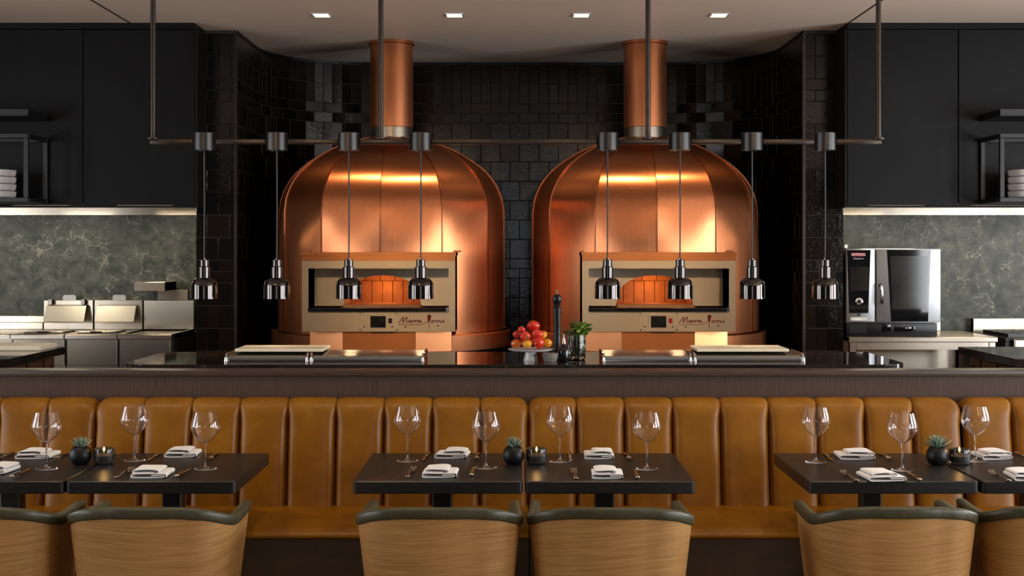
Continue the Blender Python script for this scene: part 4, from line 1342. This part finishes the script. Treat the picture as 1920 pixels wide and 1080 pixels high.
# ------------------------------------------------------------------ tables
TH = 0.76
def make_table(label):
    t = thing('dining_table', label, 'table', (0, 0, 0), 0, 'black dining tables')
    bm = MB()
    n = 6
    pts = rounded_rect(-0.347, 0.347, -0.375, 0.375, 0.018, 0.018, n)
    e = 0.004
    ins = rounded_rect(-0.347 + e, 0.347 - e, -0.375 + e, 0.375 - e, 0.018 - e, 0.018 - e, n)
    k = len(pts)
    vs = [(x, y, TH - 0.052) for x, y in ins] + [(x, y, TH - 0.052 + e) for x, y in pts] + [(x, y, TH - e) for x, y in pts] + [(x, y, TH) for x, y in ins]
    fs = [tuple(range(k)), tuple(range(3 * k, 4 * k))]
    for r_ in range(3):
        fs += [(r_ * k + i, r_ * k + (i + 1) % k, (r_ + 1) * k + (i + 1) % k, (r_ + 1) * k + i) for i in range(k)]
    bm.add(vs, fs)
    obj('tabletop', bm, 'table_black', t)
    obj('top_plate', MB().box(-0.16, 0.16, -0.16, 0.16, TH - 0.060, TH - 0.0525), 'black_metal', t)
    obj('column', MB().box(-0.042, 0.042, -0.042, 0.042, 0.0205, TH - 0.0605, 0.006), 'black_metal', t)
    obj('foot_plate', MB().box(-0.24, 0.24, -0.155, 0.155, 0, 0.02, 0.004), 'black_metal', t)
    return t
tabs = [(-2.187, 'black dining table cut off at the left edge'), (-1.485, 'black dining table in the left pair, nearer the middle'), (-0.314, 'black dining table in the middle pair, left one'), (0.39, 'black dining table in the middle pair, right one'),
        (1.547, 'black dining table in the right pair, nearer the middle'), (2.252, 'black dining table cut off at the right edge')]
tp = None
for x, lb in tabs:
    if tp is None:
        tp = make_table(lb); o = tp
    else:
        o = dup(tp, label=lb)
    o.location = (x, 5.775, 0)

# ------------------------------------------------------------------ chairs
def make_chair(label):
    t = thing('barrel_chair', label, 'chair', (0, 0, 0), 0, 'oak barrel chairs with olive rims')
    # plan: U open to +Y (towards the table); u 0..1 from left arm tip round the back to the right arm tip
    W, D, yb = 0.305, 0.50, -0.15
    def plan(u):
        # straight arms, rounded corners, slightly bowed back
        half = []
        return None
    rc = 0.17
    pts = []
    n = 8
    pts.append((-W + 0.012, 0.36))
    for i in range(n + 1):
        pts.append((-W + 0.012 * (1 - i / n), 0.36 - (0.36 - (yb + rc + 0.02)) * (i + 1) / (n + 1)))
    for i in range(1, 9):
        a = PI + PI / 2 * i / 9
        pts.append((-W + rc + rc * math.cos(a), yb + rc + 0.02 + rc * math.sin(a)))
    bx = W - rc
    for i in range(0, 13):
        u = -1 + 2 * i / 12
        pts.append((bx * u, yb + 0.02 * u * u))
    left = pts[:-13]
    pts += [(-x, y) for x, y in left[::-1]]
    K = len(pts)
    P = [Vector((x, y, 0)) for x, y in pts]
    nr = []
    for i in range(K):
        d = (P[min(i + 1, K - 1)] - P[max(i - 1, 0)]).normalized()
        nr.append(Vector((d.y, -d.x, 0)))    # outward
    def rim_h(p):
        k = min(1, max(0, (p.y - yb) / 0.13))
        back = 0.802 - 0.035 * min(1, abs(p.x) / W) ** 3
        k2 = min(1, max(0, (p.y - yb - 0.05) / 0.40))
        return back * (1 - k2) + 0.735 * k2 + 0.02 * math.sin(PI * k2) * -0.6
    def shell_pt(i, z_, off):
        p = P[i]
        # tapers towards the seat
        k = (0.80 - z_) / 0.42
        s = 1 - 0.155 * k
        base = Vector((p.x * s, (p.y - 0.1) * (1 - 0.12 * k) + 0.1, z_))
        return base + nr[i] * off
    ZL = 0.36
    nz = 10
    mb = MB()
    vs, fs = [], []
    for i in range(K):
        top = rim_h(P[i]) - 0.040
        for j in range(nz + 1):
            vs.append(shell_pt(i, ZL + (top - ZL) * j / nz, 0.0))
        for j in range(nz, -1, -1):
            vs.append(shell_pt(i, ZL + (top - ZL) * j / nz, -0.016))
    m_ = 2 * (nz + 1)
    for i in range(K - 1):
        for j in range(m_):
            l = (j + 1) % m_
            fs.append((i * m_ + j, (i + 1) * m_ + j, (i + 1) * m_ + l, i * m_ + l))
    fs.append(tuple(range(m_))); fs.append(tuple((K - 1) * m_ + j for j in range(m_ - 1, -1, -1)))
    mb.add(vs, fs)
    obj('back_shell', mb, 'oak_veneer', t, angle=50)
    # olive leather rim
    rm = MB()
    sec = [(0.004, -0.0395), (0.007, -0.034), (0.007, -0.010), (0.002, -0.002), (-0.012, 0.0), (-0.026, -0.002), (-0.032, -0.010), (-0.032, -0.034), (-0.028, -0.0395)]
    vs, fs = [], []
    for i in range(K):
        zt_ = rim_h(P[i])
        for off, dz in sec:
            q = shell_pt(i, zt_ + dz, off)
            vs.append(q)
    m_ = len(sec)
    for i in range(K - 1):
        for j in range(m_):
            l = (j + 1) % m_
            fs.append((i * m_ + j, (i + 1) * m_ + j, (i + 1) * m_ + l, i * m_ + l))
    fs.append(tuple(range(m_))); fs.append(tuple((K - 1) * m_ + j for j in range(m_ - 1, -1, -1)))
    rm.add(vs, fs)
    obj('rim_band', rm, 'olive_leather', t, angle=60)
    # inner padding
    pd = MB()
    vs, fs = [], []
    for i in range(1, K - 1):
        top = rim_h(P[i]) - 0.041
        for j in range(7):
            vs.append(shell_pt(i, 0.44 + (top - 0.44) * j / 6, -0.017))
        for j in range(6, -1, -1):
            vs.append(shell_pt(i, 0.44 + (top - 0.44) * j / 6, -0.030 - 0.012 * math.sin(PI * j / 6)))
    m_ = 14
    kk = K - 2
    for i in range(kk - 1):
        for j in range(m_):
            l = (j + 1) % m_
            fs.append((i * m_ + j, (i + 1) * m_ + j, (i + 1) * m_ + l, i * m_ + l))
    fs.append(tuple(range(m_))); fs.append(tuple((kk - 1) * m_ + j for j in range(m_ - 1, -1, -1)))
    pd.add(vs, fs)
    obj('inner_pad', pd, 'olive_leather', t, angle=60)
    obj('seat', MB().box(-0.222, 0.222, -0.07, 0.38, 0.365, 0.46, 0.03, 3), 'olive_leather', t)
    obj('seat_frame', MB().box(-0.20, 0.20, -0.06, 0.36, 0.32, 0.3645, 0.006), 'oak_veneer', t)
    for sx_ in (-1, 1):
        for sy_ in (0, 1):
            y_ = -0.03 if sy_ == 0 else 0.32
            obj('leg', MB().tube([(sx_ * 0.175, y_, 0.3195), (sx_ * 0.205, y_ + (-0.05 if sy_ == 0 else 0.02), 0.0)], [0.019, 0.012], 10), 'oak_veneer', t)
    return t
chairs = [(-1.945, 4.77, 0.02, 'oak barrel chair cut off at the left edge'), (-1.31, 4.77, 0.0, 'oak barrel chair at the left tables, fully in view'), (-0.272, 4.77, 0.0, 'oak barrel chair at the middle tables, left one'), (0.345, 4.77, -0.02, 'oak barrel chair at the middle tables, right one'),
          (1.372, 4.78, 0.0, 'oak barrel chair at the right tables, fully in view'), (1.995, 4.80, -0.05, 'oak barrel chair cut off at the right edge')]
cp_ = None
for x, y, a, lb in chairs:
    if cp_ is None:
        cp_ = make_chair(lb); o = cp_
    else:
        o = dup(cp_, label=lb)
    o.location = (x, y, 0)
    o.rotation_euler = (0, 0, a)

# ------------------------------------------------------------------ table settings
def wine_glass(label):
    t = thing('wine_glass', label, 'wine glass', (0, 0, 0), 0, 'burgundy wine glasses')
    outer = smooth_path([(0.0045, 0.110, 0), (0.018, 0.119, 0), (0.042, 0.139, 0), (0.059, 0.163, 0), (0.0635, 0.180, 0), (0.061, 0.200, 0), (0.055, 0.223, 0), (0.0485, 0.246, 0)], 5)
    th_ = 0.0010
    prof = [(0.0001, 0.108)] + [(p.x, p.y) for p in outer]
    inner = []
    for i in range(len(outer) - 1, 2, -1):
        p = outer[i]
        q = (outer[min(i + 1, len(outer) - 1)] - outer[i - 1]).normalized()
        inner.append((p.x - q.y * th_, p.y + q.x * th_))
    prof += inner + [(0.0001, 0.1165)]
    obj('bowl', MB().lathe(prof, 48), 'clear_glass', t, angle=60)
    obj('stem', MB().lathe([(0.0001, 0.0082), (0.0070, 0.0082), (0.0042, 0.016), (0.0033, 0.035), (0.0031, 0.07), (0.0036, 0.098), (0.0050, 0.1078), (0.0001, 0.1078)], 20), 'clear_glass', t, angle=60)
    obj('foot', MB().lathe([(0.0001, 0), (0.046, 0.0), (0.0475, 0.0012), (0.046, 0.0022), (0.025, 0.0042), (0.010, 0.0062), (0.007, 0.0080), (0.0001, 0.0080)], 40), 'clear_glass', t, angle=60)
    return t
gp_ = None
glasses = [(87, 879, 'wine glass left of the leftmost succulent'), (252, 863, 'wine glass just right of the leftmost candle'), (385, 879, 'wine glass near the right end of the left tables'),
           (764, 864, 'wine glass at the left end of the middle tables'), (911, 877, 'wine glass just left of the middle succulent'), (1050, 865, 'wine glass just right of the middle candle'), (1213, 879, 'wine glass near the right end of the middle tables'),
           (1530, 866, 'wine glass at the left end of the right tables'), (1692, 881, 'wine glass left of the rightmost succulent'), (1829, 864, 'wine glass just right of the rightmost candle')]
for px, py, lb in glasses:
    if gp_ is None:
        gp_ = wine_glass(lb); o = gp_
    else:
        o = dup(gp_, label=lb)
    o.location = onplane(px, py, TH + 0.0005)

def napkin_mesh(k, w, d, w2, off):
    """folded napkin: a flat roll with an offset upper fold."""
    rr = random.Random(k)
    th_ = 0.0022
    def strip(path, y0, y1, mb):
        path = smooth_path([(a, b, 0) for a, b in path], 4)
        n = len(path)
        A, B = [], []
        for i, p in enumerate(path):
            q = (path[min(i + 1, n - 1)] - path[max(i - 1, 0)]).normalized()
            nn = Vector((-q.y, q.x, 0)) * (th_ / 2)
            A.append(p + nn); B.append(p - nn)
        loop = A + B[::-1]
        m_ = len(loop)
        ny = 6
        vs, fs = [], []
        for j in range(ny + 1):
            v = j / ny
            y = y0 + (y1 - y0) * v
            # the fold relaxes a little towards the far end
            for p in loop:
                wob = 0.0012 * math.sin(7 * p.x / w + 3 * v + k) * (p.y / 0.03)
                vs.append((p.x + 0.003 * math.sin(2.5 * v + k), y, max(0.0003, 1.3 * p.y * (1 - 0.10 * v) + wob)))
        for j in range(ny):
            for i in range(m_):
                l = (i + 1) % m_
                fs.append((j * m_ + i, j * m_ + l, (j + 1) * m_ + l, (j + 1) * m_ + i))
        for base in (0, ny * m_):
            for i in range(n - 1):
                fs.append((base + i, base + i + 1, base + m_ - 2 - i, base + m_ - 1 - i))
        mb.add(vs, fs)
    h = w / 2
    mb = MB()
    # lower roll, both ends turned in
    strip([(h * 0.15, 0.0085), (h * 0.80, 0.0090), (h * 0.88, 0.0062), (h * 0.80, 0.0032), (0, 0.0016), (-h * 0.9, 0.0018), (-h, 0.0075), (-h * 0.9, 0.0135), (-h * 0.2, 0.0140), (h * 0.5, 0.0142), (h * 0.93, 0.0135), (h, 0.0075), (h * 0.985, 0.0030)], 0.0, d, mb)
    # upper fold
    a, b = off - w2 / 2, off + w2 / 2
    strip([(b - 0.02, 0.0172), (a + 0.012, 0.0168), (a + 0.002, 0.0205), (a + 0.010, 0.0248), (off, 0.0262), (b - 0.012, 0.0256), (b + 0.003, 0.0222), (b, 0.0175)], 0.006, d - 0.004, mb)
    return mb
# pixel box: left, right, front y, yaw-guess, mirrored, words
naps = [(-40, 30, 890, 0, 1, 'white folded napkin cut off at the left edge'), (28, 113, 861, 0, -1, 'white folded napkin behind the leftmost wine glass'), (245, 329, 897, 0, -1, 'white folded napkin at the front of the left tables'), (309, 382, 858, 0, -1, 'white folded napkin at the back of the left tables, near the wine glass'),
        (793, 861, 896, 0, -1, 'white folded napkin at the front of the left middle table'), (816, 878, 860, 0, 1, 'white folded napkin at the back of the left middle table'), (1106, 1168, 898, 0, -1, 'white folded napkin at the front of the right middle table'), (1092, 1150, 861, 0, 1, 'white folded napkin at the back of the right middle table'),
        (1610, 1698, 903, 0, -1, 'white folded napkin at the front of the right tables'), (1560, 1639, 862, 0, 1, 'white folded napkin at the back of the right tables'), (1822, 1898, 862, 0, 1, 'white folded napkin behind the rightmost candle'), (1878, 1960, 902, 0, -1, 'white folded napkin cut off at the right edge')]
for i, (a, b, py, yaw, mir, lb) in enumerate(naps):
    p = onplane((a + b) / 2, py, TH + 0.0006)
    sc_px = F / p.y
    d = 0.16 if py > 880 else 0.15
    # perspective shear of a box running to the vanishing point widens what the picture shows
    slant = abs((a + b) / 2 - VX) / F * d / p.y * F
    w = max(0.12, ((b - a) - slant * 0.9) / sc_px)
    c = (a + b) / 2 - (slant / 2 if (a + b) / 2 < VX else -slant / 2) * 1.0
    p = onplane(c, py, TH + 0.0006)
    mb = napkin_mesh(i, w, d, w * rnd.uniform(0.66, 0.76), mir * w * rnd.uniform(0.07, 0.12))
    solo('napkin', mb, 'napkin_cloth', lb, 'napkin', p, R(rnd.uniform(-4, 4)), 'folded white napkins', 60)

def fork_mesh():
    body = MB()
    # handle from y=0 towards +Y, local z arch
    pts = [(0, 0.0, 0.005), (0, 0.02, 0.0048), (0, 0.07, 0.0085), (0, 0.115, 0.0120), (0, 0.135, 0.009)]
    sp = smooth_path(pts, 4)
    rr = []
    for i in range(len(sp)):
        u = i / (len(sp) - 1)
        rr.append(0.0095 * (1 - u) ** 1.5 + 0.0035 + 0.004 * max(0, u - 0.85) / 0.15)
    rr[0] = 0.006
    body.tube(sp, rr, 8, flat=0.32, up=(0, 0, 1))
    head = MB()
    head.box(-0.0125, 0.0125, 0.134, 0.155, 0.006, 0.0082, 0.0008)
    tines = []
    for k in range(4):
        x = -0.0108 + 0.0072 * k
        t_ = MB().tube(smooth_path([(x, 0.154, 0.007), (x, 0.172, 0.0045), (x, 0.192, 0.0075), (x, 0.207, 0.0150)], 3), [0.0021] * 9 + [0.0009], 6, flat=0.6)
        tines.append(t_)
    return body, head, tines
def knife_mesh():
    hd = MB().tube(smooth_path([(0, 0, 0.0085), (0, 0.012, 0.0085), (0, 0.06, 0.0085), (0, 0.10, 0.0080), (0, 0.115, 0.0070)], 4), [0.006, 0.0082, 0.0088, 0.009] + [0.0086] * 8 + [0.008, 0.0072, 0.006, 0.005, 0.004], 10, flat=0.62, up=(0, 0, 1))
    bl = MB().prism([(-0.003, 0.112), (0.006, 0.114), (0.0095, 0.16), (0.0085, 0.20), (0.003, 0.222), (-0.004, 0.228), (-0.005, 0.18)], 0.0045, 0.0062, 'Z')
    return hd, bl
FB, FH, FT = fork_mesh()
KH, KB = knife_mesh()
FBm, FHm, FTm = FB.mesh('handle', 'cutlery_metal', 60), FH.mesh('head', 'cutlery_metal', 60), [x.mesh('tine', 'cutlery_metal', 60) for x in FT]
KHm, KBm = KH.mesh('handle', 'cutlery_metal', 60), KB.mesh('blade', 'cutlery_metal', 40)
def place(kind, p, rz, lb):
    t = thing(kind, lb, kind, p, rz, 'table forks' if kind == 'fork' else 'table knives')
    if kind == 'fork':
        obj('handle', FBm, None, t); h = obj('head', FHm, None, t)
        for m_ in FTm: obj('tine', m_, None, h)
    else:
        obj('handle', KHm, None, t); obj('blade', KBm, None, t)
Z0 = TH + 0.0005
# (kind, handle-end pixel, yaw correction, far side?, words)
cut = [
    ('knife', 22, 897, 0, 'knife left of the leftmost wine glass, near the table edge'), ('fork', 217, 897, 0, 'fork in front of the leftmost candle'), ('knife', 331, 896, 0, 'knife at the front right of the left tables'),
    ('fork', 764, 896, 0, 'fork at the front left of the middle tables'), ('knife', 884, 894, 0, 'knife below the wine glass beside the middle succulent'), ('fork', 1080, 899, 0, 'fork in front of the middle candle'), ('knife', 1196, 899, 0, 'knife at the front right of the middle tables'),
    ('fork', 1607, 903, 0, 'fork at the front left of the right tables'), ('knife', 1725, 903, 0, 'knife below the wine glass beside the rightmost succulent'), ('fork', 1893, 903, 0, 'fork at the front right corner of the picture'),
    ('knife', 33, 848, 1, 'knife at the back of the left tables, leftmost'), ('fork', 131, 849, 1, 'fork at the back behind the leftmost succulent'), ('knife', 305, 848.5, 1, 'knife at the back between the leftmost candle and a napkin'), ('fork', 411, 849, 1, 'fork at the back right of the left tables'),
    ('knife', 805, 848.5, 1, 'knife at the back left of the middle tables'), ('fork', 897, 849, 1, 'fork at the back behind the wine glass by the middle succulent'), ('knife', 1066, 849, 1, 'knife at the back beside the middle candle wine glass'), ('fork', 1170, 849, 1, 'fork at the back right of the middle tables'),
    ('knife', 1541, 849, 1, 'knife at the back left of the right tables'), ('fork', 1646, 850, 1, 'fork at the back of the right tables beside a napkin'), ('knife', 1899, 849, 1, 'knife at the back right corner of the right tables')]
for kind, px, py, far, lb in cut:
    p = onplane(px, py, Z0)
    if far: p.y = min(p.y, 6.125)
    place(kind, (p.x, p.y, Z0), PI + rnd.uniform(-.05, .05) if far else rnd.uniform(-.05, .05), lb)

# succulents
def succ_leaf():
    mb = MB()
    n = 5
    vs, fs = [], []
    for i in range(n + 1):
        u = i / n
        w = 0.0082 * (math.sin(PI * (0.10 + 0.80 * u)) ** 0.8) * (1 - 0.75 * max(0, u - 0.55) / 0.45)
        h = 0.45 * w + 0.0006
        y = 0.002 + 0.050 * u
        zc = 0.012 * u * u
        vs += [(-w, y, zc + 0.3 * h), (0, y, zc + 0.35 * h), (w, y, zc + 0.3 * h), (0, y, zc - h)]
    for i in range(n):
        for k in range(4):
            l = (k + 1) % 4
            fs.append((i * 4 + k, i * 4 + l, i * 4 + 4 + l, i * 4 + 4 + k))
    fs += [(0, 1, 2, 3), tuple(n * 4 + k for k in (3, 2, 1, 0))]
    mb.add(vs, fs)
    return mb.mesh('leaf', 'succulent_leaf', 60)
SLF = succ_leaf()
for i, (px, py, lb) in enumerate(((151, 876, 'succulent in a round black pot on the left tables'), (963, 876, 'succulent in a round black pot on the middle tables'), (1757, 877, 'succulent in a round black pot on the right tables'))):
    t = thing('potted_succulent', lb, 'succulent', onplane(px, py - 6, Z0), i * 1.3, 'potted succulents')
    obj('pot', MB().lathe([(0.0001, 0), (0.027, 0), (0.038, 0.008), (0.0465, 0.026), (0.0475, 0.042), (0.044, 0.060), (0.035, 0.074), (0.031, 0.0765), (0.029, 0.0745), (0.033, 0.068), (0.0001, 0.066)], 40), 'black_matte', t)
    obj('soil', MB().cyl(0.0315, 0.0315, 0.0665, 0.071, 20), 'soil', t)
    ga = 2.39996
    for k in range(34):
        o = obj('leaf', SLF, None, t, (0, 0, 0.074 + 0.010 * (1 - k / 34)))
        up = 14 + 62 * (1 - k / 33) ** 1.1
        s = 0.62 + 0.48 * (k / 33)
        if i == 2: s *= 1.1; up -= 6
        o.scale = (s, s * (1.0 + 0.22 * (i == 2)), s)
        o.rotation_euler = (R(up), 0, k * ga)
# candles
for i, (px, py, lb) in enumerate(((195, 875, 'black glass candle holder with lit candle on the left tables'), (1006, 875, 'black glass candle holder with lit candle on the middle tables'), (1799, 876, 'black glass candle holder with lit candle on the right tables'))):
    p = onplane(px, py - 6, Z0)
    t = thing('candle_holder', lb, 'candle', p, 0, 'lit candle holders')
    obj('glass_cup', MB().lathe([(0.0001, 0), (0.034, 0), (0.042, 0.006), (0.0455, 0.018), (0.0455, 0.064), (0.0445, 0.067), (0.042, 0.066), (0.041, 0.020), (0.036, 0.012), (0.0001, 0.011)], 40), 'smoked_glass', t)
    obj('wax', MB().cyl(0.0375, 0.0395, 0.0125, 0.036, 28), 'wax', t)
    obj('wick', MB().tube([(0, 0, 0.036), (0.0005, 0, 0.046)], 0.0008, 6), 'black_matte', t)
    obj('flame', MB().lathe([(0.0001, 0.046), (0.0042, 0.051), (0.0050, 0.056), (0.0030, 0.066), (0.0001, 0.075)], 14), 'flame', t)
    point('candle_light', (p.x, p.y, p.z + 0.085), 0.12, (1.0, 0.55, 0.18), 0.01)
